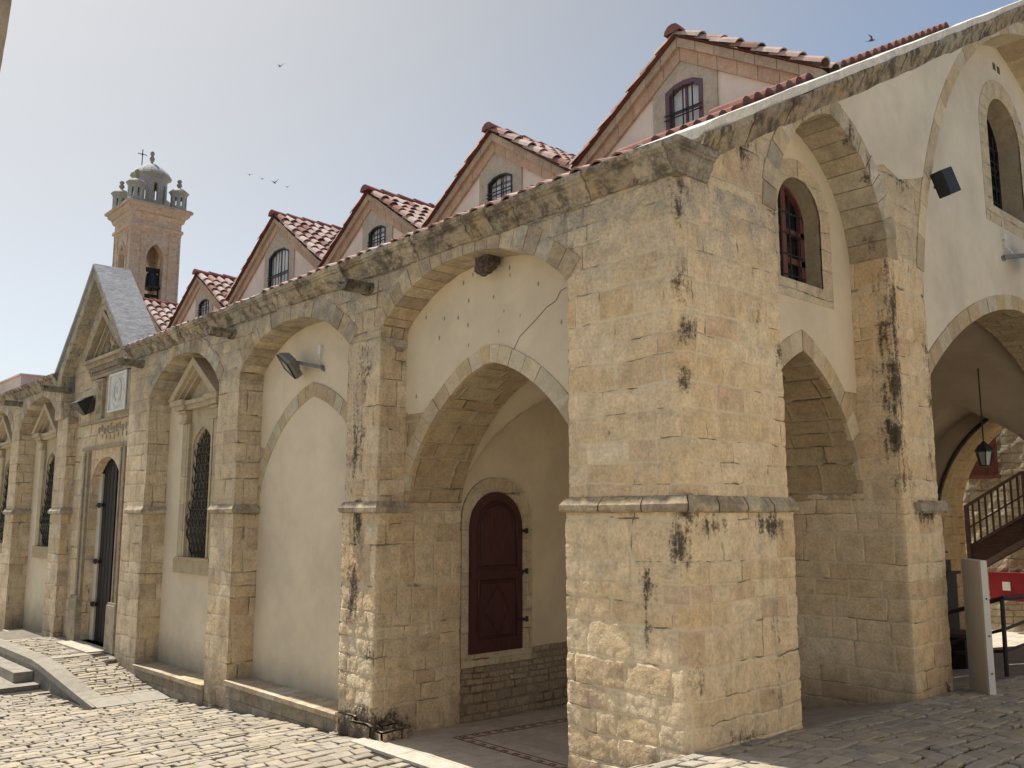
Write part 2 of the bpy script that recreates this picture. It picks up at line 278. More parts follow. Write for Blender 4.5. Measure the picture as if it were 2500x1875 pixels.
# ---------------------------------------------------------------- mesh helpers
def rc(a=.45, b=.375, c=.26, j=.1):
    k = 1 + random.uniform(-j, j); q = random.uniform(-.03, .03)
    return (a*k, (b+q*.3)*k, (c-q*.2)*k)
STC = [tuple(x*1.2 for x in c) for c in ((.47, .39, .27), (.43, .34, .215), (.50, .43, .31), (.40, .33, .24), (.38, .295, .205), (.45, .40, .31))]
def sc(j=.08):
    c = random.choice(STC); k = 1+random.uniform(-j, j); return tuple(x*k for x in c)
class MB:
    def __init__(s): s.v = []; s.f = []; s.uv = []; s.c = []; s.mi = []
    def face(s, pts, uvs=None, col=(.45, .375, .26), m=0):
        pts = [Vector(p) for p in pts]
        if uvs is None:
            n = Vector((0, 0, 0))
            for i in range(len(pts)):
                a, b = pts[i], pts[(i+1) % len(pts)]
                n += Vector(((a.y-b.y)*(a.z+b.z), (a.z-b.z)*(a.x+b.x), (a.x-b.x)*(a.y+b.y)))
            ax = max(range(3), key=lambda i: abs(n[i]))
            uvs = [((p.y, p.z), (p.x, p.z), (p.x, p.y))[ax] for p in pts]
        i0 = len(s.v); s.v += [tuple(p) for p in pts]; s.f.append(list(range(i0, i0+len(pts)))); s.uv += uvs; s.c.append(col); s.mi.append(m)
    def hexa(s, p, col=None, m=0, skip=()):
        """p: 8 points, bottom 4 ccw then top 4"""
        col = col or sc()
        for k, q in enumerate(((3, 2, 1, 0), (4, 5, 6, 7), (0, 1, 5, 4), (1, 2, 6, 5), (2, 3, 7, 6), (3, 0, 4, 7))):
            if k not in skip: s.face([p[i] for i in q], None, col, m)
    def box(s, x0, x1, y0, y1, z0, z1, col=None, m=0, skip=()):
        s.hexa([(x0, y0, z0), (x1, y0, z0), (x1, y1, z0), (x0, y1, z0), (x0, y0, z1), (x1, y0, z1), (x1, y1, z1), (x0, y1, z1)], col, m, skip)
    def bar(s, a, b, w, h=None, col=None, m=0, up=(0, 0, 1)):
        a, b = Vector(a), Vector(b); d = (b-a).normalized(); u = Vector(up)
        if abs(d.dot(u)) > .98: u = Vector((1, 0, 0))
        x = d.cross(u).normalized(); y = x.cross(d); h = h or w
        q = [(-w/2, -h/2), (w/2, -h/2), (w/2, h/2), (-w/2, h/2)]
        A = [a+x*i+y*j for i, j in q]; B = [b+x*i+y*j for i, j in q]
        s.hexa(A+B, col, m)
    def tube(s, pts, r, n=8, col=(.4, .4, .4), m=0, closed=False):
        pts = [Vector(p) for p in pts]; N = len(pts); rings = []
        for i, p in enumerate(pts):
            a = pts[(i-1) % N] if closed else pts[max(i-1, 0)]; b = pts[(i+1) % N] if closed else pts[min(i+1, N-1)]
            d = (b-a).normalized(); u = Vector((0, 0, 1)) if abs(d.z) < .9 else Vector((0, 1, 0))
            x = d.cross(u).normalized(); y = x.cross(d); rr = r[i] if isinstance(r, (list, tuple)) else r
            rings.append([p+x*cos(2*pi*k/n)*rr+y*sin(2*pi*k/n)*rr for k in range(n)])
        for i in range(N if closed else N-1):
            A, B = rings[i], rings[(i+1) % N]
            for k in range(n): s.face([A[k], A[(k+1) % n], B[(k+1) % n], B[k]], None, col, m)
        if not closed: s.face(rings[0][::-1], None, col, m); s.face(rings[-1], None, col, m)
    def lathe(s, c, prof, n=12, col=(.4, .4, .4), m=0, axis='z', rot=0.):
        c = Vector(c); rings = []
        for r, z in prof:
            rings.append([c+Vector((r*cos(2*pi*k/n+rot), r*sin(2*pi*k/n+rot), z)) for k in range(n)])
        for A, B in zip(rings, rings[1:]):
            for k in range(n): s.face([A[k], A[(k+1) % n], B[(k+1) % n], B[k]], None, col, m)
        s.face(rings[0][::-1], None, col, m); s.face(rings[-1], None, col, m)
    def ell(s, c, r, col=(.45, .38, .27), n=8, k=5, m=0):
        s.lathe(c, [(max(.001, r[0]*sin(pi*i/k)), -r[2]*cos(pi*i/k)) for i in range(k+1)], n, col, m)
        for i in range(len(s.v)-n*4*k-2*n, len(s.v)):
            p = s.v[i]; s.v[i] = (p[0], c[1]+(p[1]-c[1])*r[1]/r[0], p[2])
    def add(s, o, mat):
        i0 = len(s.v); s.v += [tuple(mat @ Vector(p)) for p in o.v]; s.f += [[i+i0 for i in f] for f in o.f]; s.uv += o.uv; s.c += o.c; s.mi += o.mi
    def rough(s, amp, fr=3., amp2=0., fr2=14.):
        out = []
        for p in s.v:
            v = Vector(p); d = noise.noise_vector(v*fr)*amp
            if amp2: d += noise.noise_vector(v*fr2)*amp2
            out.append(tuple(v+d))
        s.v = out
    def build(s, name, mats, parent=None, smooth=None, loc=None):
        me = bpy.data.meshes.new(name); off = Vector(loc) if loc else Vector((0, 0, 0))
        me.from_pydata([tuple(Vector(p)-off) for p in s.v], [], s.f)
        uvl = me.uv_layers.new(name='UVMap'); uvl.data.foreach_set('uv', [x for u in s.uv for x in u])
        ca = me.color_attributes.new('Col', 'FLOAT_COLOR', 'CORNER')
        ca.data.foreach_set('color', [x for f, c in zip(s.f, s.c) for _ in f for x in (*c[:3], 1)])
        for mt in (mats if isinstance(mats, (list, tuple)) else [mats]): me.materials.append(mt)
        me.polygons.foreach_set('material_index', s.mi)
        if smooth:
            import bmesh
            b = bmesh.new(); b.from_mesh(me); bmesh.ops.remove_doubles(b, verts=b.verts, dist=.0004); b.to_mesh(me); b.free()
            me.polygons.foreach_set('use_smooth', [True]*len(me.polygons)); smooth < 180 and me.set_sharp_from_angle(angle=R(smooth))
        me.validate(); me.update()
        o = bpy.data.objects.new(name, me); COL.objects.link(o)
        if parent: o.parent = parent; o.matrix_parent_inverse = parent.matrix_world.inverted() if False else Matrix()
        o.location = off
        if parent:
            o.location = off - wloc(parent)
        return o
WL = {}
def wloc(o):
    p = Vector(o.location)
    while o.parent: o = o.parent; p += Vector(o.location)
    return p
def tag(o, label=None, cat=None, group=None, kind=None):
    if label: o['label'] = label
    if cat: o['category'] = cat
    if group: o['group'] = group
    if kind: o['kind'] = kind
    return o
def empty(name, label, cat, loc=(0, 0, 0), group=None):
    o = bpy.data.objects.new(name, None); COL.objects.link(o); o.location = loc; o.empty_display_size = .1
    return tag(o, label, cat, group)

def fY(y0): return lambda u, v, d: (u, y0+d, v)          # facade facing -Y
def fX(x0): return lambda u, v, d: (x0-d, u, v)          # facade facing +X
def fYb(y0): return lambda u, v, d: (u, y0-d, v)         # facing +Y
def plate(mb, outer, holes, f, th, m=0, mside=None, col=None, back=True):
    loops = [outer]+list(holes); fl = [p for l in loops for p in l]
    tris = tessellate_polygon([[Vector((p[0], p[1], 0)) for p in l] for l in loops]); col = col or (.45, .375, .26)
    for t in tris:
        if abs((fl[t[1]][0]-fl[t[0]][0])*(fl[t[2]][1]-fl[t[0]][1])-(fl[t[2]][0]-fl[t[0]][0])*(fl[t[1]][1]-fl[t[0]][1])) < 1e-9: continue
        mb.face([f(*fl[i], 0) for i in t], [fl[i] for i in t], col, m)
        if back and th: mb.face([f(*fl[i], th) for i in reversed(t)], [fl[i] for i in reversed(t)], col, m)
    if th:
        for l in loops:
            acc = 0.
            for i in range(len(l)):
                a, b = l[i], l[(i+1) % len(l)]; L = math.dist(a, b)
                if L < 1e-6: continue
                vert = abs(a[0]-b[0]) < .02*max(L, .01)+1e-6
                if vert: ua, ub = (a[1], b[1])
                else: ua, ub = acc, acc+L
                mb.face([f(*a, 0), f(*b, 0), f(*b, th), f(*a, th)], [(0.13, ua), (0.13, ub), (th+.13, ub), (th+.13, ua)], col, m if mside is None else mside)
                acc += L
def gridplate(mb, u0, u1, v0, v1, f, st=.06, m=0, th=None, col=(.45, .375, .26)):
    nu = max(1, int((u1-u0)/st)); nv = max(1, int((v1-v0)/st))
    for i in range(nu):
        for j in range(nv):
            a, b = u0+(u1-u0)*i/nu, u0+(u1-u0)*(i+1)/nu; c, d = v0+(v1-v0)*j/nv, v0+(v1-v0)*(j+1)/nv
            mb.face([f(a, c, 0), f(b, c, 0), f(b, d, 0), f(a, d, 0)], [(a, c), (b, c), (b, d), (a, d)], col, m)
def pier(x0, x1, y0, y1, z0, z1, st=.07, fine=None):
    """rough masonry pier, four sides and a top"""
    mb = MB()
    sf = fine or st
    gridplate(mb, x0, x1, z0, z1, lambda u, v, d: (u, y0, v), sf); gridplate(mb, x0, x1, z0, z1, lambda u, v, d: (x0+x1-u, y1, v), st)
    gridplate(mb, y0, y1, z0, z1, lambda u, v, d: (x1, u, v), sf); gridplate(mb, y0, y1, z0, z1, lambda u, v, d: (x0, y0+y1-u, v), st)
    mb.face([(x0, y0, z1), (x1, y0, z1), (x1, y1, z1), (x0, y1, z1)])
    return mb
def arch_pts(a, b, zs, za, phi=90, n=14, off=0., full=True):
    """pointed arch polyline from (a,zs) over the middle to (b,zs), offset outward by off"""
    mid = (a+b)/2; w = mid-a; r = za-zs
    if phi < 0:      # rounded profile, superellipse exponent -phi
        e = -phi; L = []
        for i in range(n+1):
            t = pi/2*i/n; ct, st_ = max(cos(t), 0), sin(t)
            x, z = w*ct**(2/e), r*st_**(2/e); gx, gz_ = (max(x, 1e-6)/w)**(e-1)/w, (max(z, 1e-6)/r)**(e-1)/r; q = math.hypot(gx, gz_)
            L.append((mid-x-gx/q*off, zs+z+gz_/q*off))
        L[-1] = (mid, L[-1][1])
        return L + [(2*mid-x, z) for x, z in reversed(L[:-1])] if full else L
    ph = R(phi); nx, nz = sin(ph), -cos(ph)
    Rr = (w*w+r*r)/(2*(w*nx+r*nz)); cx, cz = a+Rr*nx, zs+Rr*nz
    a0 = atan2(zs-cz, a-cx)
    if a0 < 0: a0 += 2*pi
    ro = Rr+off; k = (mid-cx)/ro; k = max(-1, min(1, k)); a1 = math.acos(k)
    L = [(cx+ro*cos(a0+(a1-a0)*i/n), cz+ro*sin(a0+(a1-a0)*i/n)) for i in range(n+1)]
    L[-1] = (mid, L[-1][1])
    return L + [(2*mid-x, z) for x, z in reversed(L[:-1])] if full else L
def ring(mb, a, b, zs, za, phi, t, f, d0, d1, nb=9, gap=.006, colf=sc, jit=.0):
    """separate wedge-shaped voussoirs"""
    sub = 3
    I = arch_pts(a, b, zs, za, phi, nb*sub); O = arch_pts(a, b, zs, za, phi, nb*sub, t)
    mid = (a+b)/2
    for k in range(nb*2):
        c = colf(); i0 = k*sub; tt = 1+random.uniform(-jit, jit); dj = random.uniform(-.006, .004) if jit else 0
        P, Q = [], []
        for i in range(i0, i0+sub+1):
            g = gap/2/max(math.dist(I[i0], I[i0+1]), .01); w = 0
            if i == i0: w = g
            if i == i0+sub: w = -g
            def L(A, i, w):
                j = i+(1 if w > 0 else -1 if w < 0 else 0); j = max(0, min(len(A)-1, j)); return (A[i][0]+(A[j][0]-A[i][0])*abs(w), A[i][1]+(A[j][1]-A[i][1])*abs(w))
            p = L(I, i, w); q = L(O, i, w); P.append(p); Q.append((p[0]+(q[0]-p[0])*tt, p[1]+(q[1]-p[1])*tt))
        for i in range(sub):
            mb.face([f(*P[i], d0+dj), f(*P[i+1], d0+dj), f(*Q[i+1], d0+dj), f(*Q[i], d0+dj)], None, c)
            mb.face([f(*P[i], d0+dj), f(*P[i], d1), f(*P[i+1], d1), f(*P[i+1], d0+dj)], None, c)
            mb.face([f(*Q[i], d0+dj), f(*Q[i+1], d0+dj), f(*Q[i+1], d1), f(*Q[i], d1)], None, c)
        mb.face([f(*P[0], d0+dj), f(*Q[0], d0+dj), f(*Q[0], d1), f(*P[0], d1)], None, c)
        mb.face([f(*P[-1], d0+dj), f(*P[-1], d1), f(*Q[-1], d1), f(*Q[-1], d0+dj)], None, c)

def gz(x, y):
    """ground height"""
    K = [(-40, -1.15), (-12, -1.0), (-9, -.92), (-7.7, -.84), (-3.9, -.585), (-1.35, -.585), (-.9, -.36), (-.55, -.2), (0, -.012), (.6, .03), (60, .03)]
    z = K[-1][1]
    for (a, za), (b, zb) in zip(K, K[1:]):
        if x <= b: z = za+(zb-za)*max(0, min(1, (x-a)/(b-a))); break
    if y > 0: z -= min(y, 8)*.027 if x > -.3 else 0
    return z

# ================================================================ ground
g = MB()
xs = [-70, -40, -25, -15, -12, -9, -7.7, -6, -3.9, -2.5, -1.2, -.9, -.55, -.25, 0, .6, 3, 8, 20, 60]; ys = [-60, -20, -8, -4, -2, 0, 2, 4, 6, 8]
for i in range(len(xs)-1):
    for j in range(len(ys)-1):
        x0, x1, y0, y1 = xs[i], xs[i+1], ys[j], ys[j+1]
        if y0 >= 0 and x1 <= 0: continue
        q = [(x0, y0), (x1, y0), (x1, y1), (x0, y1)]
        g.face([(x, y, gz(x, y)-.022) for x, y in q], q, m=0 if (x0 >= -15 and x1 <= 3 and y0 >= -4) else 1)
g.face([(-120, 13.2, -.96), (120, 13.2, -.96), (120, 160, -.96), (-120, 160, -.96)], m=1); g.face([(0, 8, -.25), (60, 8, -.25), (60, 13.2, -.96), (0, 13.2, -.96)], m=1)
tag(g.build('ground', [M['earth'], M['court']]), kind='structure')

cb = MB()
def cobbles(x0, x1, y0, y1, skip=None, zf=gz, rw=.12, ln=(.10, .28), lift=0.):
    x = x0
    while x < x1:
        wv = random.uniform(.6, 1.5)*rw; y = y0-random.random()*.2
        while y < y1:
            L = random.uniform(*ln)
            cx, cy = x+wv/2, y+L/2
            wb = lambda px, py: (px+.035*noise.noise((px*1.1, py*1.1, 3.))+.05*noise.noise((px*.35, py*.5, 9.)), py+.03*noise.noise((px*1.3, py*1.3, 7.)))
            if not (skip and skip(cx, cy)):
                gp = random.uniform(.007, .015); j = lambda: random.uniform(-.017, .017)*(1 if wv > .08 else .6)
                g1, g2, g3, g4 = (random.uniform(.003, .007)+random.random()**3*.02 for _ in range(4))
                q = [(x+g1+j()*.5, y+g3+j()), (x+wv-g2+j()*.5, y+g3+j()), (x+wv-g2+j()*.5, y+L-g4+j()), (x+g1+j()*.5, y+L-g4+j())]
                # a fifth / sixth vertex so outlines are not plain quads
                mA = ((q[0][0]+q[3][0])/2-random.uniform(-.012, .012), (q[0][1]+q[3][1])/2); mB_ = ((q[1][0]+q[2][0])/2+random.uniform(-.012, .012), (q[1][1]+q[2][1])/2)
                q = [wb(*p) for p in (q[0], q[1], mB_, q[2], q[3], mA)]
                mx = sum(p[0] for p in q)/6; my = sum(p[1] for p in q)/6
                dz = random.uniform(-.005, .005); tx, ty = random.uniform(-.05, .05), random.uniform(-.03, .03)
                k = random.uniform(.84, 1.18); t = random.uniform(-.03, .03); c = ((.37+t)*k, (.325+t*.6)*k, (.258-t*.3)*k)
                Z = lambda p, o: zf(*p)+lift+o+dz+tx*(p[0]-mx)+ty*(p[1]-my)
                lo = [(*p, Z(p, -.03)) for p in q]; md = [(*p, Z(p, -.007)) for p in q]
                tp = [(mx+(p[0]-mx)*.86, my+(p[1]-my)*.92) for p in q]; tp = [(*p, Z(p, 0)) for p in tp]
                for a in range(6):
                    b = (a+1) % 6
                    cb.face([lo[a], lo[b], md[b], md[a]], None, c); cb.face([md[a], md[b], tp[b], tp[a]], None, c)
                cb.face(tp, None, c)
            y += L
        x += wv
RAMP_Y = -1.0
def sk_left(x, y):
    if y > -.26 and x > -3.95: return True
    if y > -.02: return True
    if x < -8.85 and y > RAMP_Y-.02+(-.1): return True
    if x < -10.9 and y > -1.72: return True
    return False
cobbles(-12.6, -.55, -3.3, 0, sk_left)
cobbles(-.55, 3.2, -3.4, .05, lambda x, y: x < .0 and y > -.03)
def sk_right(x, y):
    if x < .03 and (y < 1.42 or 3.38 < y < 4.25): return True
    if x < .02: return True
    return False
cobbles(.0, 2.9, .05, 7.8, sk_right)
tag(cb.build('cobblestone_paving', M['cobble']), kind='structure')

# porch floor, threshold and passage ramp paving
def slabs(mb, x0, x1, y0, y1, zf, sx=.45, sy=.3, gap=.004, col=(.36, .31, .25), th=.03, jit=.08):
    y = y0; r = 0
    while y < y1-1e-6:
        yy = min(y+sy, y1); x = x0-(sx*.5 if r % 2 else 0)
        while x < x1-1e-6:
            a, b = max(x, x0), min(x+sx, x1)
            if b-a > .02:
                k = random.uniform(1-jit, 1+jit); c = tuple(q*k for q in col); dz = random.uniform(-.001, .001)
                P = [(a+gap, y+gap), (b-gap, y+gap), (b-gap, yy-gap), (a+gap, yy-gap)]
                mb.hexa([(*p, zf(*p)-th) for p in P]+[(*p, zf(*p)+dz) for p in P], c, skip=(0,))
            x += sx
        y = yy; r += 1
pf = MB(); pz = lambda x, y: -.575-.03*max(y, 0)
slabs(pf, -3.92, -1.1, 0, 3.42, lambda x, y: pz(x, y) if x < -1.2 else -.575, .5, .33, col=(.56, .47, .385), gap=.003)
o = pf.build('porch_floor', M['paving']); tag(o, kind='structure')
pf = MB(); pf.box(-3.92, -1.1, -.02, 3.42, -.9, -.70, (.2, .17, .13)); slabs(pf, -3.93, -1.1, -.25, -.004, lambda x, y: -.572-(y+.1)*.0, .75, .25, col=(.50, .46, .39)); tag(pf.build('porch_threshold', M['paving']), kind='structure')
pr = MB(); rz = lambda x, y: -.085+x*.2
slabs(pr, -1.22, -.02, 1.36, 3.38, lambda x, y: rz(x, y)-.035, .33, .22, col=(.34, .29, .235)); pr.box(-1.2, -.03, 1.36, 3.38, -.7, -.34, (.2, .17, .13))
tag(pr.build('street_threshold', M['paving']), kind='structure')
# meander inlay in the porch floor
mn = MB()
def meander(ax, ay, dx, dy, n, s=.16):
    nx, ny = -dy, dx
    P = lambda u, v: (ax+dx*u+nx*v, ay+dy*u+ny*v)
    def seg(u0, v0, u1, v1, w=.018):
        q = [P(u0, v0), P(u1, v0), P(u1, v1), P(u0, v1)]
        mn.hexa([(*p, pz(*p)-.001) for p in q]+[(*p, pz(*p)+.003) for p in q], (.2, .1, .08), skip=(0,))
    w = .02
    for k in range(n):
        u = k*s
        seg(u, 0, u+s*.8, w); seg(u+s*.8-w, 0, u+s*.8, s*.5); seg(u+s*.35, s*.5-w, u+s*.8, s*.5); seg(u+s*.35, s*.22, u+s*.35+w, s*.5); seg(u, s*.72, u+s, s*.72+w); seg(u+s*.8, 0, u+s, w)
meander(-3.42, .62, 1, 0, 13); meander(-3.42, 2.9, 0, -1, 14)
tag(mn.build('floor_inlay', M['meander']), kind='structure')

# portico floor beyond the street arch
pp = MB()
def pz2(x, y): return -.2+.17*max(-3.2, min(0, x+.1))-.02*(y-4)
slabs(pp, -3.9, -.02, 4.25, 13.2, lambda x, y: pz2(x, y), .6, .42, col=(.28, .235, .20), gap=.004); pp.box(-3.9, -.02, 4.25, 13.2, -1.4, -1.0, (.2, .17, .13))
tag(pp.build('portico_floor', M['paving']), kind='structure')
yd = MB(); slabs(yd, -12, 6, 13.25, 17, lambda x, y: -.93, .5, .3, col=(.52, .47, .39)); tag(yd.build('courtyard_paving', M['paving']), kind='structure')

# ================================================================ the church
CH = empty('stone_church', 'low limestone monastery church with arcaded walls, cream plaster bays and red tiled gables', 'church')
def part(mb, name, mat, parent=CH, label=None, **k):
    o = mb.build(name, mat, parent, **k)
    if label: o['label'] = label
    return o
def string_course(parent, x0, x1, y0, y1, z=1.62):
    s = MB(); o = .045; n = 5
    def rg(e, z): return [(x0-e, y0-e, z), (x1+e, y0-e, z), (x1+e, y1+e, z), (x0-e, y1+e, z)]
    Rg = [rg(0, z), rg(o*.8, z+.008), rg(o, z+.02), rg(o, z+.06), rg(.004, z+.12)]
    for A, B in zip(Rg, Rg[1:]):
        for i in range(4):
            j = (i+1) % 4; L = math.dist(A[i], A[j]); k = max(1, int(L/.33))
            for q in range(k):
                random.seed(int(q*7+i*31+abs(x0)*13)); c = sc()
                a = [Vector(A[i]).lerp(Vector(A[j]), t) for t in (q/k+.004, (q+1)/k-.004)]; b = [Vector(B[i]).lerp(Vector(B[j]), t) for t in (q/k+.004, (q+1)/k-.004)]
                s.face([a[0], a[1], b[1], b[0]], None, c)
    s.face(Rg[0][::-1]); s.face(Rg[-1]); s.rough(.006, 4., .004, 17.)
    part(s, 'string_course', M['string'], parent)
PIL = [(-4.5, -3.9), (-7.82, -7.2), (-10.95, -10.34), (-15.1, -14.45), (-18.5, -17.86), (-21.8, -21.2)]
p = pier(-1.15, 0, 0, 1.34, -.4, 4.16, .08, .016); 
# slightly wider below the string course
for i, q in enumerate(p.v):
    if q[2] < 1.66:
        x, y, z = q; p.v[i] = (x+(.012 if x > -.01 else -.03 if x < -1.14 else 0), y+(-.012 if y < .01 else .05 if y > 1.33 else 0), z)
# worn arris at the street corner
for i, q in enumerate(p.v):
    x, y, z = q; e = max(0, 1-(abs(x)+abs(y))/.075)
    if e > 0:
        k = e*.022*(1+1.6*noise.noise((z*4., 1.3, 5.)))*(1.5 if z > 1.8 else 1); p.v[i] = (x-k, y+k, z)
p.rough(.009, 2.6, .004, 11.)
pr_ = part(p, 'corner_pier', M['corner'], smooth=181); string_course(pr_, -1.18, .012, -.012, 1.38)
for k, (a, b) in enumerate(PIL):
    p = pier(a, b, 0, 1.08 if k == 0 else .6, -1.2 if k else -.7, 3.46, .08, None if k else .02)
    for i, q in enumerate(p.v):
        x, y, z = q
        if z < 1.66: p.v[i] = (x+(.02 if x > b-.01 else -.02 if x < a+.01 else 0), y-(.012 if y < .01 else 0), z)
    p.rough(.011, 2.4, .004, 11.)
    o = part(p, 'pilaster', M['pil1'] if k == 0 else M['pil'], smooth=35 if k else 181)
    string_course(o, a-.02, b+.02, -.012, .3 if k else .33)
    # impost under the arch springing on the right flank
    im = MB(); im.box(b-.01, b+.025, -.012, .34, 3.38, 3.46, sc()); im.box(b-.01, b+.012, -.006, .34, 3.33, 3.38, sc()); im.rough(.004, 6.); part(im, 'impost', M['string'], o)
p = pier(-1.25, 0, 3.4, 4.2, -.5, 4.16, .07, .025)
for i, q in enumerate(p.v):
    x, y, z = q
    if z < 1.66: p.v[i] = (x+(.012 if x > -.01 else 0), y+(-.0 if y < 3.5 else .03), z)
p.rough(.008, 2.6, .003, 11.); o = part(p, 'street_pier', M['rpier'], smooth=181)
s = MB(); s.box(-.55, .06, 3.72, 4.26, 1.615, 1.745, (.40, .34, .26)); s.box(-.2, .085, 3.62, 4.29, 1.64, 1.72, (.38, .33, .26)); s.rough(.01, 5., .006, 15.); part(s, 'string_course', M['string'], o)
# low plinth boulders at the foot of the arch pilaster
pb = MB()
for (x, y, w, z0, z1) in ((-4.52, -.05, .38, -.66, -.42), (-4.2, -.07, .36, -.66, -.46), (-3.98, -.03, .3, -.62, -.49), (-3.97, .02, .2, -.6, -.45)):
    b = MB(); n = 4
    gridplate(b, x, x+w, z0, z1, lambda u, v, d: (u, y, v), .06); gridplate(b, x, x+w, y, y+.3, lambda u, v, d: (u, v, z1), .06); gridplate(b, y, y+.3, z0, z1, lambda u, v, d: (x+w, u, v), .06); gridplate(b, y, y+.3, z0, z1, lambda u, v, d: (x, u, v), .06)
    b.rough(.02, 4., .008, 14.); pb.add(b, Matrix())
part(pb, 'plinth', M['pil1'], smooth=50)

# --- upper arcade wall with relieving arches
BAYS = [(-3.9, -1.15, 3.54, 4.05, 44), (-7.2, -4.5, 3.46, 3.965, 43), (-10.34, -7.82, 3.42, 3.98, 50), None, (-17.86, -15.1, 3.42, 4.02, 52), (-21.2, -18.5, 3.42, 4.0, 52)]
def upper(x0, x1, bays, ztop=4.2, zb=3.44):
    out = [(x0, zb)]
    for (a, b, zs, za, ph) in sorted(bays):
        out += [(a, zb)] if abs(a-x0) > .01 else []
        out += [(x, z) for x, z in arch_pts(a, b, zs, za, ph, 12, .03) if a-.001 <= x <= b+.001 and z > zb]
        out += [(b, zb)]
    if abs(out[-1][0]-x1) > .01: out.append((x1, zb))
    out += [(x1, ztop), (x0, ztop)]
    if len(out) > 2 and out[0] == out[1]: out = out[1:]
    u = MB(); plate(u, out, [], fY(0), .33); return u
part(upper(-11.25, -1.1, [BAYS[0], BAYS[1], BAYS[2]]), 'arcade_wall', M['upper'])
part(upper(-21.9, -15.15, [BAYS[4], BAYS[5]]), 'arcade_wall', M['upper'])
u = MB(); u.box(-11.22, -10.95, 0.001, .34, -1, 3.45); part(u, 'arcade_wall', M['pil'])
for i, b in enumerate(BAYS):
    if not b: continue
    random.seed(40+i)
    a_, b_, zs, za, ph = b; rg = MB()
    def gc():
        k = random.choice((.8, .95, 1., 1.08)); return tuple(x*k for x in sc(.1))
    ring(rg, a_, b_, zs, za, ph, .21, fY(0), -.008, .335, 9 if i < 2 else 7, .008, gc, .14)
    rg.rough(.006, 5., .004, 15.); part(rg, 'relieving_arch', M['block_grey'] if i else blockmat('voussoir_brown', grey=.35, dark=.3))
# --- bays 1,2: plaster with inner pointed arches
def bay_poly(i, z0): # region under the relieving arch
    a_, b_, zs, za, ph = BAYS[i]
    return [(a_-.03, z0)]+[(a_-.03, zs-.02)]+[(max(a_-.03, min(b_+.03, x)), z) for x, z in arch_pts(a_, b_, zs, za, ph, 12, .05)]+[(b_+.03, zs-.02), (b_+.03, z0)]
IA = (-3.86, -1.17, 1.74, 3.05, -1.56)
hole = lambda A, z0, off=.02: [(A[0], z0)]+arch_pts(*A[:5], 16, off)+[(A[1], z0)]
def open_bay(f, poly_top, A, zc, side, th0, th1, name_m, u0, u1, holes=()):
    """plaster skin above the inner arch, stone core behind it"""
    ap = arch_pts(*A[:5], 16, .02)
    up = [p for p in ap if p[1] > zc]
    sk = MB(); out = [(u0, zc)]+[up[0] if False else (up[0][0], zc)]+up+[(up[-1][0], zc), (u1, zc)]+poly_top
    plate(sk, out, holes, f, th0); part(sk, 'wall_panel', name_m)
    L = [p for p in ap[:len(ap)//2] if p[1] <= zc]; Rr = [p for p in ap[len(ap)//2:] if p[1] <= zc]
    for q in ([(u0, A[2])]+L+[(up[0][0], zc), (u0, zc)], Rr+[(u1, A[2]), (u1, zc), (up[-1][0], zc)]):
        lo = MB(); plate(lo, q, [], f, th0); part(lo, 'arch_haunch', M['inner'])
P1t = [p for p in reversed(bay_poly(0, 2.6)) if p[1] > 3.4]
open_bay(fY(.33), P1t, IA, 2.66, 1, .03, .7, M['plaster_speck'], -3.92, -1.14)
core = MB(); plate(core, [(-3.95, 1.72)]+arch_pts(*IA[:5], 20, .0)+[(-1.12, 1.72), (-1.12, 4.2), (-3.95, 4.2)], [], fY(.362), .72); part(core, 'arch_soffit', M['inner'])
rg = MB(); random.seed(5); ring(rg, *IA[:5], .17, fY(.33), -.012, .05, 11, .005, lambda: tuple(x*1.05 for x in sc(.06)), .02); part(rg, 'arch_ring', M['surround'])
# blind bay
random.seed(6)
A2 = (-7.19, -4.52, 1.8, 3.05, 74)
w_ = MB(); plate(w_, bay_poly(1, -.8), [], fY(.34), .1); part(w_, 'wall_panel', M['plaster_low'])
rg = MB(); ring(rg, *A2[:5], .175, fY(.34), -.012, .03, 11, .005, lambda: tuple(x*1.0 for x in sc(.07)), .03); part(rg, 'arch_ring', M['surround'])
lo = MB(); ap = arch_pts(*A2[:5], 16, .02); L = [p for p in ap[:16] if p[1] < 2.5]
plate(lo, [(-7.23, A2[2])]+L+[(-7.23, 2.5)], [], fY(.332), .01); part(lo, 'arch_haunch', M['inner'])

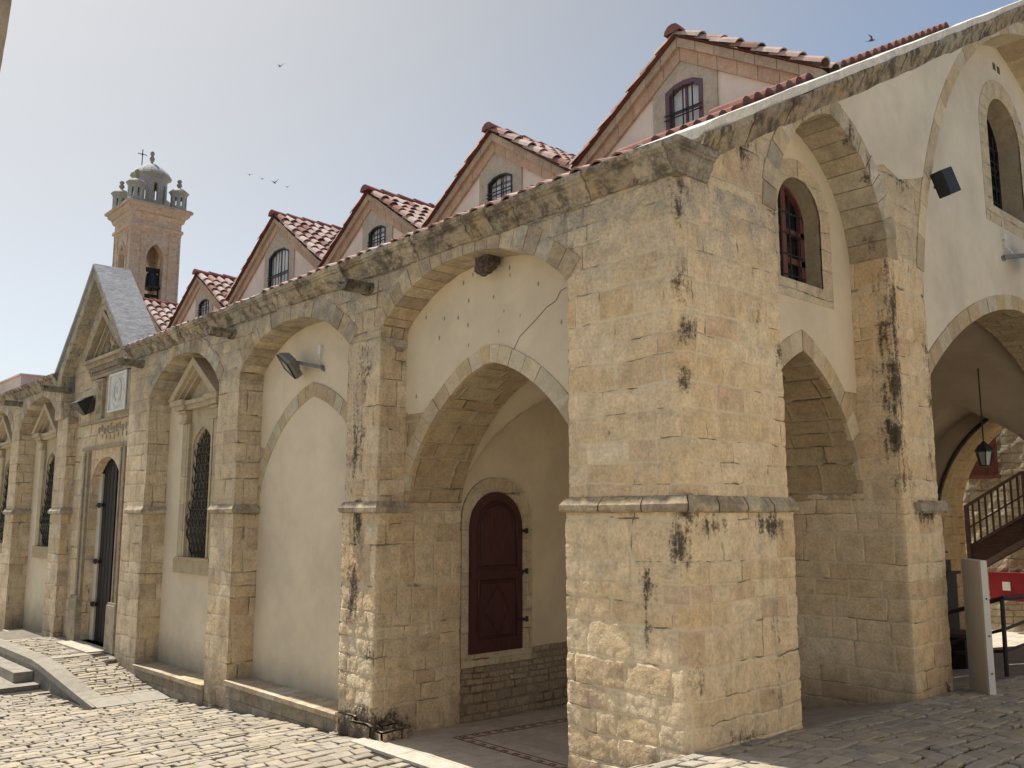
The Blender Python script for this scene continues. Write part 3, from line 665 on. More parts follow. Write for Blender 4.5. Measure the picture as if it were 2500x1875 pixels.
# --- windows with stone aedicules
def bx(mb, *a, **k): mb.box(*a, **k)
def niche(i, xc, z0=.98):
    random.seed(60+i); a_, b_, zs, za, ph = BAYS[i]
    opn = [(xc-.33, z0), (xc+.33, z0)]+[(x, z) for x, z in reversed(arch_pts(xc-.33, xc+.33, 2.66, 2.9, 60, 8))]
    w_ = MB(); plate(w_, bay_poly(i, -1.0), [opn], fY(.34), .04); part(w_, 'wall_panel', M['plaster_low'])
    W = MB(); cl = (.47, .40, .28)
    sk = [(xc-.42, z0-.0), (xc+.42, z0)]+[(xc+.42, 3.18), (xc-.42, 3.18)]
    plate(W, sk, [opn], fY(.315), .35, col=cl)                                  # inner jambs
    for sgn in (-1, 1):
        def X(a, b): return (min(xc+sgn*a, xc+sgn*b), max(xc+sgn*a, xc+sgn*b))
        for q in range(5):
            za_, zb_ = z0+(2.98-z0)*q/5, z0+(2.98-z0)*(q+1)/5-.005
            k = random.uniform(.9, 1.08); c2 = tuple(v*k for v in cl)
            W.box(*X(.47, .64), .27, .35, za_, zb_, c2); W.box(*X(.44, .47), .29, .35, za_, zb_, c2); W.box(*X(.385, .44), .265, .35, za_, zb_, c2)
        W.box(*X(.44, .66), .22, .35, 2.98, 3.02, cl); W.box(*X(.46, .63), .24, .35, 3.02, 3.16, cl); W.box(*X(.43, .68), .2, .35, 3.13, 3.17, cl)
        W.box(*X(.40, .74), .16, .35, 3.18, 3.25, cl); W.box(*X(.38, .84), .12, .35, 3.25, 3.33, cl)
    W.box(xc-.40, xc+.40, .21, .35, 3.18, 3.25, cl); W.box(xc-.38, xc+.38, .17, .35, 3.25, 3.31, cl)
    W.box(xc-.68, xc+.68, .24, .36, z0-.22, z0-.015, (.45, .37, .25)); W.box(xc-.60, xc+.60, .22, .36, z0-.03, z0+.012, (.45, .37, .25))
    tz = 3.93
    W.face([(xc-.72, .30, 3.33), (xc+.72, .30, 3.33), (xc, .30, tz-.1)], None, (.43, .36, .26))
    for sgn in (-1, 1):
        a = (xc+sgn*.86, 3.33); b = (xc, tz); n_ = Vector((-(b[1]-a[1])*sgn, 0, abs(b[0]-a[0]))).normalized()
        for (off, th, yy) in ((0, .10, .10), (-.075, .06, .16), (-.13, .05, .22)):
            A = Vector((a[0], 0, a[1]))-n_*(-off if False else -off)*1; B = Vector((b[0], 0, b[1]))+Vector((0, 0, off/abs(n_.z)*1.0))
            A = Vector((a[0]-sgn*(-off)*0, 0, a[1]))+Vector((sgn*off/max(.2, abs(n_.x)), 0, 0))
            t_ = Vector((0, 0, -th/abs(n_.z)))
            q = [(A.x, yy, A.z), (B.x, yy, B.z), (B.x, .345, B.z), (A.x, .345, A.z)]
            if A.z+t_.z < 3.33: lowA = Vector((A.x-sgn*th/max(.2, abs(n_.x)), 0, 3.33))
            lo_ = [(lowA.x, yy, 3.33), (B.x, yy, B.z+t_.z), (B.x, .345, B.z+t_.z), (lowA.x, .345, 3.33)]
            W.hexa(lo_+q, (.46, .385, .275))
    W.rough(.003, 5., .0015, 18.)
    win = part(W, 'window', M['surround'])
    pn = MB(); pn.box(xc-.34, xc+.34, .56, .58, z0, 2.92); part(pn, 'window_pane', M['glass'], win)
    gr = MB(); n = 5; wv = .66/n
    def bul(z): return .40-.11*max(0, sin(pi*min(1, max(0, (2.75-z)/(2.75-z0)))))*.35-.09*max(0, 1-abs(z-1.35)/.5)
    for k in range(n+1):
        x = xc-.33+k*wv; top = 2.66+.22*(1-abs(x-xc)/.33)
        gr.tube([(x, bul(z), z) for z in [z0+(top-z0)*q/10 for q in range(11)]], .0075, 4)
    zz = z0+.06
    while zz < 2.82:
        hw = .33 if zz < 2.64 else .33*(2.9-zz)/.26
        gr.tube([(xc-hw, bul(zz), zz), (xc+hw, bul(zz), zz)], .0065, 4)
        for k in range(n):
            x = xc-.33+(k+.5)*wv
            if abs(x-xc) < hw:
                gr.tube([(x+cos(t*pi/4)*wv*.42, bul(zz)-.008, zz+.068+sin(t*pi/4)*.06) for t in range(8)], .007, 3, closed=True)
        zz += .132
    for z in [z0+.06+q*.2 for q in range(9)]:   # scrolls bulging at the left edge
        gr.tube([(xc-.33+.01*cos(t), bul(z)-.0-.035*sin(t), z+.19*t/pi) for t in [q*pi/5 for q in range(6)]], .010, 4)
    part(gr, 'window_grille', M['iron'], win)
niche(2, -9.0); niche(4, -16.5, .95); niche(5, -19.9, .95)

# --- left cornice (individual moulded stones) and spouts
random.seed(90)
def cornice(x0, x1, dark):
    cm = MB(); x = x1; prof0 = [(.0, 4.07), (-.032, 4.075), (-.034, 4.115), (-.042, 4.12), (-.055, 4.155), (-.085, 4.19), (-.098, 4.235), (-.10, 4.262), (-.125, 4.268), (-.128, 4.29), (-.152, 4.30), (-.155, 4.365)]; prof0 = [(y, 4.365-(4.365-z)*.76) for y, z in prof0]
    while x > x0:
        L = min(random.uniform(.3, .52), x-x0); k = random.uniform(-.012, .012); c = sc(.12)
        prof = [(.0, 4.07), (-.032, 4.075), (-.034, 4.115), (-.042, 4.12), (-.055+k, 4.155), (-.085+k, 4.19), (-.098+k, 4.235), (-.10+k, 4.262), (-.125+k, 4.268), (-.128+k, 4.29), (-.152+k, 4.30), (-.155+k, 4.365), (.35, 4.375)]
        prof = [(y, 4.365-(4.365-z)*.76 if z < 4.37 else z) for y, z in prof]
        a, b = x-L+.004, x-.004; z_ = random.uniform(-.006, .008)
        for (p, q) in zip(prof, prof[1:]):
            n = 3
            for i in range(n):
                u0, u1 = a+(b-a)*i/n, a+(b-a)*(i+1)/n
                cm.face([(u0, p[0], p[1]+z_), (u1, p[0], p[1]+z_), (u1, q[0], q[1]+z_), (u0, q[0], q[1]+z_)], None, c)
        for e in (a, b): cm.face([(e, y, z+z_) for y, z in prof]+[(e, .35, 4.1)], None, c)
        if x == x1 and x1 > -1: c9 = c; z9 = z_; k9 = k
        x -= L
    if x1 > -1:      # mitred return stone at the street corner
        for (p, q) in zip(prof0, prof0[1:]):
            cm.face([(x1, p[0], p[1]), (-p[0]*.8, p[0], p[1]), (-q[0]*.8, q[0], q[1]), (x1, q[0], q[1])], None, (.34, .30, .25)); cm.face([(-p[0]*.8, p[0], p[1]), (-p[0]*.8, .36, p[1]), (-q[0]*.8, .36, q[1]), (-q[0]*.8, q[0], q[1])], None, (.34, .30, .25))
        cm.face([(x1, -.155, 4.365), (.124, -.155, 4.365), (.124, .36, 4.372), (x1, .36, 4.372)], None, (.34, .3, .25)); cm.face([(-y*.8, .36, z) for y, z in prof0]+[(0, .36, 4.365)], None, (.3, .27, .22))
    cm.rough(.009, 3.0, .002, 16.); return cm
part(cornice(-11.3, -.012, 0), 'cornice', M['cornice']); part(cornice(-21.9, -15.15, 0), 'cornice', M['cornice'])
u = MB(); u.box(-11.25, -.005, .003, 1.0, 4.17, 4.34); u.box(-21.9, -15.2, .003, 1.0, 4.17, 4.34); part(u, 'wall_head', M['upper'])
for (x, pr) in ((-4.15, .34), (-7.45, .36), (-10.75, .42), (-14.85, .4), (-17.9, .36)):
    sp = MB(); 
    for q in range(6):
        a, b = -pr+(pr+.1)*q/6, -pr+(pr+.1)*(q+1)/6
        for k in range(8):
            t0, t1 = pi*k/8, pi*(k+1)/8; r0 = .085+.012*(q > 3)
            sp.face([(x-cos(t0)*r0*1.15, a, 4.04-sin(t0)*r0*.9), (x-cos(t1)*r0*1.15, a, 4.04-sin(t1)*r0*.9), (x-cos(t1)*r0*1.15, b, 4.04-sin(t1)*r0*.9), (x-cos(t0)*r0*1.15, b, 4.04-sin(t0)*r0*.9)], None, (.3, .27, .22))
    sp.box(x-.105, x-.06, -pr, .1, 4.04, 4.07, (.3, .27, .22)); sp.box(x+.06, x+.105, -pr, .1, 4.04, 4.07, (.3, .27, .22)); sp.face([(x-.06, -pr, 4.045), (x+.06, -pr, 4.045), (x+.06, .1, 4.048), (x-.06, .1, 4.048)])
    sp.face([(x-cos(pi*k/8)*.098, -pr, 4.04-sin(pi*k/8)*.077) for k in range(9)], None, (.28, .25, .2)); sp.rough(.009, 5., .006, 15.); part(sp, 'water_spout', M['cornice_dark'])

# --- portal
random.seed(120)
GA, GF0, GF1 = (-13.27, 6.18), (-15.17, 4.3), (-11.33, 4.3)
pw = MB()
dr = [(-13.82, -.62), (-12.26, -.62)]+[(x, z) for x, z in reversed(arch_pts(-13.82, -12.26, 2.18, 2.62, 62, 8))]
outl = [(-14.5, -1.0), (-10.95, -1.0), (-10.95, 4.2), (-11.3, 4.3), GA[:], (-15.1, 4.3), (-14.5, 4.2)]
outl = [(-14.8, -.62), (-13.82, -.62)]+[(x, z) for x, z in arch_pts(-13.82, -12.26, 2.18, 2.62, 62, 8)]+[(-12.26, -.62), (-11.2, -.62), (-11.3, 4.0), (-11.9, 4.2), (-13.6, 5.95), (-15.15, 4.35), (-15.05, 3.4), (-14.8, 3.4)]
plate(pw, outl, [], fY(.35), .16); PW = part(pw, 'portal_wall', M['portal'])
fr = MB(); inn = [(-14.88, 4.28), (-13.27, 5.93), (-11.5, 4.25)]
plate(fr, [(-15.15, 3.44), (-15.15, 4.3), GA, (-11.3, 4.3), (-11.3, 4.1), inn[2], inn[1], inn[0], (-14.72, 3.44)], [], fY(-.06), .42); fr.rough(.008, 3.); part(fr, 'portal_gable', M['upper'])
sl_ = MB()
for (A, B) in ((GA, (-15.3, 4.27)), (GA, (-11.22, 4.22))):
    d = Vector((B[0]-A[0], 0, B[1]-A[1])); n_ = Vector((-d.z, 0, d.x)).normalized(); n_ = n_ if n_.z > 0 else -n_
    for q in range(6):
        a = Vector((A[0], 0, A[1]))+d*(q/6); b = Vector((A[0], 0, A[1]))+d*((q+1)/6)
        lo = [(p.x, y, p.z) for p, y in ((a, -.1), (b, -.1), (b, .56), (a, .56))]; hi = [(p[0]+n_.x*.045, p[1], p[2]+n_.z*.045) for p in lo]
        sl_.hexa(lo+hi, (.40, .39, .375))
sl_.rough(.012, 1.6, .003, 9.); part(sl_, 'portal_roof', M['slab'], smooth=30)
bk = MB(); plate(bk, [(-15.15, 4.3), GA, (-11.3, 4.2), (-11.3, 4.0), (-15.15, 4.0)], [], fY(.46), .08); part(bk, 'portal_gable', M['upper'])
cv = MB(); cl = (.44, .365, .265)
# moulded door surround
for sgn, x0 in ((-1, -13.82), (1, -12.26)):
    for (o0, o1, yy) in ((.03, .09, .30), (.13, .17, .31), (.22, .30, .29), (.34, .37, .315)):
        a, b = sorted((x0+sgn*o0, x0+sgn*o1)); cv.box(a, b, yy, .36, .15, 2.75, cl)
    a, b = sorted((x0+sgn*.0, x0+sgn*.42)); cv.box(a, b, .24, .36, -.62, .13, (.46, .39, .28)); cv.box(a+.01, b-.01, .26, .36, .13, .17, cl)
cv.box(-14.28, -11.82, .31, .36, 2.78, 2.84, cl)
cv.box(-14.5, -11.2, .28, .36, 3.26, 3.31, cl)
# frieze rosettes and strip pilasters
for (a, b) in ((-13.62, -13.3), (-11.72, -11.42)):
    cv.box(a, b, .29, .36, 3.32, 4.05, cl); cv.box(a-.04, b+.04, .27, .36, 4.0, 4.05, cl)
    m_ = (a+b)/2
    for z in (3.48, 3.72, 3.92):
        for t in range(6): cv.ell((m_+.075*cos(t*pi/3), .29, z+.06*sin(t*pi/3)), (.035, .02, .03), cl, 6, 4)
        cv.ell((m_, .285, z), (.03, .025, .03), cl, 6, 4)
for q in range(14): cv.ell((-13.5+q*.15, .35, 3.12+.03*sin(q*2.1)), (.055, .03, .07), cl, 6, 4)
for q in range(9): cv.ell((-13.3+q*.2, .35, 2.98+.02*cos(q*1.3)), (.03, .02, .05), cl, 6, 4)
# entablature with dentils
cv.box(-14.0, -11.75, .20, .36, 4.28, 4.36, cl); cv.box(-14.05, -11.78, .14, .36, 4.36, 4.42, cl); cv.box(-13.95, -11.62, .27, .36, 4.08, 4.14, cl)
x = -13.95
while x < -11.8: cv.box(x, x+.045, .22, .36, 4.20, 4.27, cl); cv.box(x+.01, x+.05, .25, .36, 4.14, 4.185, cl); x += .085
# raking pediment with beads
PA = (-13.1, 5.22)
for (B, sgn) in (((-14.0, 4.42), -1), ((-12.0, 4.42), 1)):
    for (off, th, yy) in ((0, .09, .14), (.13, .05, .24), (.24, .035, .28)):
        a = Vector((PA[0], yy, PA[1]-off*1.25)); b = Vector((B[0]-sgn*off*1.35, yy, B[1])); cv.bar(a+Vector((0, .1, 0)), b+Vector((0, .1, 0)), th, .2, (.45, .38, .28), up=(0, 1, 0))
    n = 17
    for q in range(1, n):
        t = q/n; cv.ell((PA[0]+(B[0]-sgn*.26-PA[0])*t, .29, PA[1]-.235+(B[1]-PA[1]+.235)*t), (.026, .02, .026), (.36, .3, .21), 6, 4)
# carved foliage / figures in the tympanum
random.seed(77)
for q in range(60):
    x = random.uniform(-13.45, -12.15); zt = 4.46+max(0, (.62*(1-abs(x+12.85)/.78)))
    z = random.uniform(4.46, max(4.5, zt)); cv.ell((x, .335, z), (random.uniform(.015, .035), .035, random.uniform(.03, .08)), (.43, .35, .25), 6, 4)
cv.rough(.003, 6.); part(cv, 'carved_surround', M['carved'], PW)
pq = MB(); pq.box(-12.86, -12.0, .27, .355, 3.38, 4.06, (.6, .6, .57))
for (a, b, c_, d_) in ((-12.86, -12.0, 3.38, 3.42), (-12.86, -12.0, 4.02, 4.06), (-12.86, -12.82, 3.42, 4.02), (-12.04, -12.0, 3.42, 4.02)): pq.box(a, b, .25, .28, c_, d_)
pq.tube([(-12.43+.17*cos(t*pi/12), .262, 3.74+.2*sin(t*pi/12)) for t in range(24)], .016, 5, closed=True); pq.ell((-12.43, .268, 3.74), (.13, .02, .155), n=12)
for dx in (-.035, 0, .035): pq.box(-12.43+dx-.008, -12.43+dx+.008, .24, .27, 3.68, 3.80)
random.seed(9)
for q in range(44):
    t = q*2*pi/44; r1, r2 = random.uniform(.25, .34), random.uniform(.24, .27)
    pq.ell((-12.43+r1*cos(t), .27, 3.72+r2*sin(t)*1.05), (random.uniform(.014, .035), .016, random.uniform(.014, .04)), n=6, k=4)
part(pq, 'marble_plaque', M['marble'], PW, label='white carved marble plaque above the church door')
dk = MB(); dk.box(-13.6, -12.95, .52, .56, -.6, 2.6); dk.box(-12.9, -12.2, .52, .56, -.6, 2.6)
for q in range(1, 4): dk.box(-13.6+q*.16, -13.595+q*.16, .515, .525, -.6, 2.5)
dk.box(-12.95, -12.9, .50, .57, -.6, 2.6); D_ = part(dk, 'door', M['door_dark'], PW, label='tall dark pointed church door')
dv = MB(); dv.box(-13.84, -13.64, .5, .56, -.6, 2.35, (.5, .5, .48)); part(dv, 'door_lining', M['plaster_pale'], PW)
for (a, b, z) in ((-13.78, -13.5, 0), (-13.78, -13.5, .75), (-13.78, -13.5, 1.75), (-12.42, -12.27, 1.75)):
    hg = MB(); hg.box(a, b, .47, .52, z, z+.06); hg.ell(((a+b)/2, .47, z+.03), (.04, .04, .05), n=8); part(hg, 'hinge', M['iron'], D_)
vd = MB(); vd.box(-13.9, -12.2, .9, 1.0, -.7, 2.7, (.02, .02, .02)); vd.box(-13.82, -12.26, .36, .9, -.75, -.6, (.5, .45, .36)); part(vd, 'door_recess', M['door_dark'], PW)
th_ = MB(); th_.box(-13.86, -12.22, -.03, .8, -.66, -.60, (.5, .45, .37)); part(th_, 'door_sill', M['paving'], PW)
PW.location = (.34, -.18, 0)

# --- inside of the corner porch
sw = MB(); gridplate(sw, 1.08, 3.45, .1, 3.4, lambda u, v, d: (-3.9, u, v), .5); SWL = part(sw, 'side_wall', M['plaster_in'])
sw = MB(); n = 40
for i in range(n):
    a, b = 1.05+2.4*i/n, 1.05+2.4*(i+1)/n; za_, zb_ = .09+.03*noise.noise((a*3, 0, 0)), .09+.03*noise.noise((b*3, 0, 0))
    sw.face([(-3.885, a, -.75), (-3.885, b, -.75), (-3.885, b, zb_), (-3.885, a, za_)], [(a, -.75), (b, -.75), (b, zb_), (a, za_)]); sw.face([(-3.885, a, za_), (-3.885, b, zb_), (-3.91, b, zb_), (-3.91, a, za_)])
part(sw, 'wall_base', M['rubble'])
nw = MB(); nw.face([(-3.9, 3.42, -.8), (-1.2, 3.42, -.8), (-1.2, 3.42, 3.5), (-3.9, 3.42, 3.5)]); nw.face([(-3.9, 4.2, -.8), (-1.2, 4.2, -.8), (-1.2, 4.2, 3.5), (-3.9, 4.2, 3.5)]); part(nw, 'cross_wall', M['plaster_in'])
bp = MB(); bp.box(-1.62, -1.27, 3.37, 3.415, -.6, 1.88, (.3, .2, .12)); part(bp, 'side_shutter', M['wood_brown'])
def vault(xa, xb, ya, yb, A, B, nx=30, ny=30):
    """groin vault: z = max of two crossing pointed barrels"""
    def prof(a, b, zs, za, ph, u):
        P = arch_pts(a, b, zs, za, ph, 24)
        for (u0, z0), (u1, z1) in zip(P, P[1:]):
            if u0 <= u <= u1+1e-9 and u1 > u0: return z0+(z1-z0)*(u-u0)/(u1-u0)
        return zs
    def sp(a, b, n): return [a+(b-a)*(.5-.5*cos(pi*i/n)) for i in range(n+1)]
    X, Y_ = sp(xa, xb, nx), sp(ya, yb, ny); v = MB()
    FA = [prof(*A, x) for x in X]; FB = [prof(*B, y) for y in Y_]
    for i in range(nx):
        for j in range(ny):
            q = [(i, j), (i+1, j), (i+1, j+1), (i, j+1)]
            v.face([(X[a], Y_[b], max(FA[a], FB[b])) for a, b in q], None)
    return v
part(vault(-3.9, -1.14, 1.08, 3.42, (-3.9, -1.14, 1.74, 3.14, 78), (1.08, 3.42, 1.74, 3.14, 85)), 'groin_vault', M['plaster_in'], smooth=25)
# shuttered side door
sd_ = MB(); aw = lambda a, b, zs, za, ph, z0, n=10: [(a, z0)]+arch_pts(a, b, zs, za, ph, n)+[(b, z0)]
dout = aw(1.10, 2.16, 1.55, 2.03, 89, -.04); dop = aw(1.20, 1.98, 1.47, 1.865, 89, .1)
plate(sd_, dout, [dop], fX(-3.872), .03, col=(.43, .36, .25)); part(sd_, 'door_surround', M['cut'])
dd = MB(); plate(dd, aw(1.20, 1.98, 1.47, 1.865, 89, .1), [], fX(-3.84), .05)
SD = part(dd, 'side_door', M['door_red'], label='dark red arched wooden side door inside the porch')
dp = MB()
for (a, b, z0, zs, za) in ((1.31, 1.88, 1.0, 1.47, 1.755), (1.31, 1.88, .24, None, .88)):
    if zs: loop = [(a, z0)]+arch_pts(a, b, zs, za, 89, 8)+[(b, z0)]
    else: loop = [(a, z0), (a, za), (b, za), (b, z0)]
    dp.tube([(-3.835, u, v) for u, v in loop], .014, 5, closed=True); cx, cz = (a+b)/2, (z0+za)/2
    dp.tube([(-3.835, cx+(u-cx)*.86, cz+(v-cz)*.9) for u, v in loop], .007, 4, closed=True)
cx, cz = 1.595, .56
dp.tube([(-3.837, cx+.2*cos(t), cz+.26*sin(t)) for t in (0, pi/2, pi, 3*pi/2)], .007, 4, closed=True); dp.box(-3.85, -3.825, 1.20, 1.98, .92, .965)
part(dp, 'door_panel', M['door_red'], SD)
for z in (.42, .96, 1.42):
    hh = MB(); hh.box(-3.86, -3.82, 1.93, 2.03, z-.012, z+.012); hh.lathe((-3.83, 2.04, z-.03), [(.014, 0), (.02, .02), (.014, .04), (.02, .06)], 8); part(hh, 'door_hinge', M['iron'], SD)

# --- street gable end (facade facing +X)
rk = lambda y: 4.36+.543*y if y < 8.2 else 4.36+.543*(16.4-y)
RA1 = (1.34, 3.4, 4.15, 5.34, 86); RA2 = (4.22, 12.18, 4.15, 8.32, 80)
eo = [(0, 4.15), (1.34, 4.15)]+[p for p in arch_pts(*RA1, 16, .02) if 1.3 <= p[0] <= 3.41 and p[1] > 4.15]+[(3.4, 4.15), (4.2, 4.15)]+[p for p in arch_pts(*RA2, 30, .02) if p[1] > 4.16 and 4.2 < p[0] < 12.2]+[(12.2, 4.15), (16.4, 4.15), (16.4, 4.3), (8.2, rk(8.2)-.12), (.0, rk(0)-.12)]
e = MB(); plate(e, eo, [], fX(0.001), .4); part(e, 'gable_end_wall', M['end'])
# broken stone crest of the arris above the pier, then plaster field between the arches
x1 = [p for p in arch_pts(*RA1, 18, .2) if p[0] > 2.45 and p[1] > 4.98]; x2 = [p for p in arch_pts(*RA2, 40, .17) if 5.24 < p[1] and p[0] < 7.0]
pl_ = x1+[(3.42, 5.13), (3.75, 5.06), (4.05, 5.14), (4.3, 5.22)]+x2+[(7.05, rk(7.05)-.2), (4.2, rk(4.2)-.2), (2.6, rk(2.6)-.2)]
pl_ = [(u, v) for u, v in pl_]
e = MB(); plate(e, pl_, [], fX(.010), .012); part(e, 'wall_panel', M['plaster_pale'])
random.seed(31)
rg = MB(); gc = lambda: (lambda k, c: tuple(x*k for x in c))(random.choice((.75, .9, 1., 1.05)), sc(.1)); ring(rg, *RA1, .21, fX(0), -.012, .41, 9, .009, gc, .1); rg.rough(.006, 5., .004, 14.)
part(rg, 'relieving_arch', blockmat('voussoir_street', grey=.3, dark=.25, blobs=[(0, 2.75, 5.25, .15, .2, .3, .9), (0, 3.1, 4.95, .15, .12, .4, .9), (0, 2.2, 5.5, .2, .3, .15, .8), (-.2, 3.35, 4.3, .3, .2, .5, .5)]))
rg = MB(); ring(rg, *RA2, .17, fX(0), -.012, .42, 16, .006, lambda: sc(.06), .03); part(rg, 'relieving_arch', M['surround'])
# recessed plaster of the narrow bay
IR = (1.35, 3.4, 1.74, 3.13, 86)
wop = lambda yc, hw, z0, zs, za, ph=80: [(yc-hw, z0), (yc+hw, z0)]+[p for p in reversed(arch_pts(yc-hw, yc+hw, zs, za, ph, 8))]
W1 = wop(2.44, .415, 3.775, 4.52, 4.865); top1 = [(3.44, 4.2)]+[p for p in reversed(arch_pts(*RA1, 12, .05))]+[(1.3, 4.2)]
open_bay(fX(-.4), [(3.44, 5.5), (2.4, 5.5), (1.3, rk(1.3)-.1)], IR, 2.82, 1, .03, .8, M['plaster_in'], 1.3, 3.44, [W1])
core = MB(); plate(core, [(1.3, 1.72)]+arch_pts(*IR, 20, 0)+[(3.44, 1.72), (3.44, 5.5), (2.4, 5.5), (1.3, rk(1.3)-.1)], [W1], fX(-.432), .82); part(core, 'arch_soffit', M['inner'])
rg = MB(); random.seed(8); ring(rg, *IR, .19, fX(-.4), -.012, .05, 9, .005, lambda: tuple(x*1.02 for x in sc(.06)), .02); part(rg, 'arch_ring', M['surround'])
def street_window(yc, hw, z0, zs, za, sur, xw, woodm, name, inner=True):
    o_ = [(yc-hw-sur, z0-sur*.9), (yc+hw+sur, z0-sur*.9)]+[p for p in reversed(arch_pts(yc-hw-sur, yc+hw+sur, zs, za+sur, 82, 10))]
    f_ = MB(); i_ = wop(yc, hw, z0, zs, za); plate(f_, o_, [i_], fX(-.4+.006), .02, col=(.43, .36, .255))
    plate(f_, [(yc-hw-.03, z0-.03), (yc+hw+.03, z0-.03), (yc+hw+.03, za+.05), (yc-hw-.03, za+.05)], [i_], fX(-.398), .012, col=(.42, .35, .25))
    Wn = part(f_, 'window', M['cut'])
    jb = MB(); 
    for a, b in zip(i_, i_[1:]+i_[:1]): jb.face([(-.4165, *a), (-.4165, *b), (xw-.05, *b), (xw-.05, *a)], None, (.40, .33, .24))
    part(jb, 'window_jamb', M['surround'], Wn)
    k = MB(); plate(k, i_, [], fX(xw-.03), .02); part(k, 'window_pane', M['glass'], Wn)
    fm = MB(); fx = lambda y0, y1, z0_, z1_, d=0: fm.box(xw-.02, xw+.025+d, y0, y1, z0_, z1_)
    fx(yc-hw, yc-hw+.07, z0, zs+.1); fx(yc+hw-.07, yc+hw, z0, zs+.1); fx(yc-hw, yc+hw, z0, z0+.07); fx(yc-.035, yc+.035, z0, za-.03, .01)
    zz = z0+.28
    while zz < zs: fx(yc-hw, yc+hw, zz-.03, zz+.03); zz += .29
    ap = arch_pts(yc-hw, yc+hw, zs, za, 80, 8)
    for a, b in zip(ap, ap[1:]): fm.bar((xw, *a), (xw, *b), .06, .05, up=(1, 0, 0))
    part(fm, 'window_frame', woodm, Wn)
    gr = MB(); n = 4
    for q in range(1, n+1): y = yc-hw+2*hw*q/(n+1); gr.tube([(xw+.045, y, z0+.01), (xw+.045, y, zs+(za-zs)*.7*(1-abs(y-yc)/hw)+.02)], .009, 5)
    zz = z0+.12
    while zz < zs+.05: gr.tube([(xw+.04, yc-hw+.01, zz), (xw+.04, yc+hw-.06, zz)], .009, 5); zz += .21
    part(gr, 'window_bars', M['iron'], Wn)
street_window(2.44, .39, 3.80, 4.52, 4.84, .19, -.6, M['wood_win'], 'w')
# broad bay
IR2 = (4.2, 12.2, 1.74, 4.41, -1.66); W2 = wop(8.2, .645, 5.775, 7.0, 7.525)
e = MB(); ap = arch_pts(*IR2, 30, .02)
plate(e, [(4.16, 1.74)]+ap+[(12.24, 1.74), (12.24, 4.2)]+[p for p in reversed(arch_pts(*RA2, 26, .06))]+[(4.16, 4.2)], [W2], fX(-.4), .035); part(e, 'wall_panel', M['plaster_pale'])
rg = MB(); random.seed(18); ring(rg, *IR2, .20, fX(-.4), -.012, .05, 18, .005, lambda: tuple(x*.98 for x in sc(.07)), .03); part(rg, 'arch_ring', M['surround'])
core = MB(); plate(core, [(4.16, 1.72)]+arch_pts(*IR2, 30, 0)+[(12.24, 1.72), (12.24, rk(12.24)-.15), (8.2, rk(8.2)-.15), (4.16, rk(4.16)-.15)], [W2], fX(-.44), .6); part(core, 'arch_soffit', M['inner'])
street_window(8.2, .62, 5.80, 7.0, 7.5, .28, -.72, M['door_dark'], 'w')
for y in (8.0, 8.16): vt = MB(); vt.box(-.42, -.393, y, y+.09, 7.93, 8.03); part(vt, 'vent_hole', M['crack'])
e = MB(); e.box(-1.2, 0, 12.2, 16.4, -1, 4.15); part(e, 'street_pier', M['rpier'])
# raking cornice with white top, sunlight put into its colour
random.seed(55)
rcn = MB(); rtp = MB(); y = .18
while y < 16.2:
    L = random.uniform(.35, .6); y2 = min(y+L, 16.3)
    if y < 8.2 < y2: y2 = 8.2
    zz = lambda yy: rk(yy); k = random.uniform(-.015, .015); c = sc(.1); j = random.uniform(-.01, .01)
    prof = [(0, -.235+j), (.025, -.20+j), (.05+k, -.15), (.085+k, -.09), (.11+k, -.06), (.115+k, .0)]
    a, b = y+.004, y2-.004
    for (p_, q_) in zip(prof, prof[1:]):
        for (s0, s1) in ((0, .5), (.5, 1)):
            ya, yb = a+(b-a)*s0, a+(b-a)*s1
            rcn.face([(p_[0], ya, zz(ya)+p_[1]), (p_[0], yb, zz(yb)+p_[1]), (q_[0], yb, zz(yb)+q_[1]), (q_[0], ya, zz(ya)+q_[1])], None, c)
    for e_ in (a, b): rcn.face([(x_, e_, zz(e_)+z_) for x_, z_ in prof]+[(-.02, e_, zz(e_)), (-.02, e_, zz(e_)-.235)], None, c)
    for q in range(2):
        ya, yb = a-.004+(b-a+.008)*q/2, a-.004+(b-a+.008)*(q+1)/2
        rtp.hexa([(.105, ya, zz(ya)), (.105, yb, zz(yb)), (-.56, yb, zz(yb)), (-.56, ya, zz(ya)), (.125, ya, zz(ya)+.085), (.125, yb, zz(yb)+.085), (-.56, yb, zz(yb)+.10), (-.56, ya, zz(ya)+.10)], (.44, .41, .36))
    y = y2
rcn.rough(.014, 3.2, .006, 13.); part(rcn, 'raking_cornice', M['cornice_dark']); rtp.rough(.012, 2.2, .005, 11.); part(rtp, 'coping', M['slabtop'])

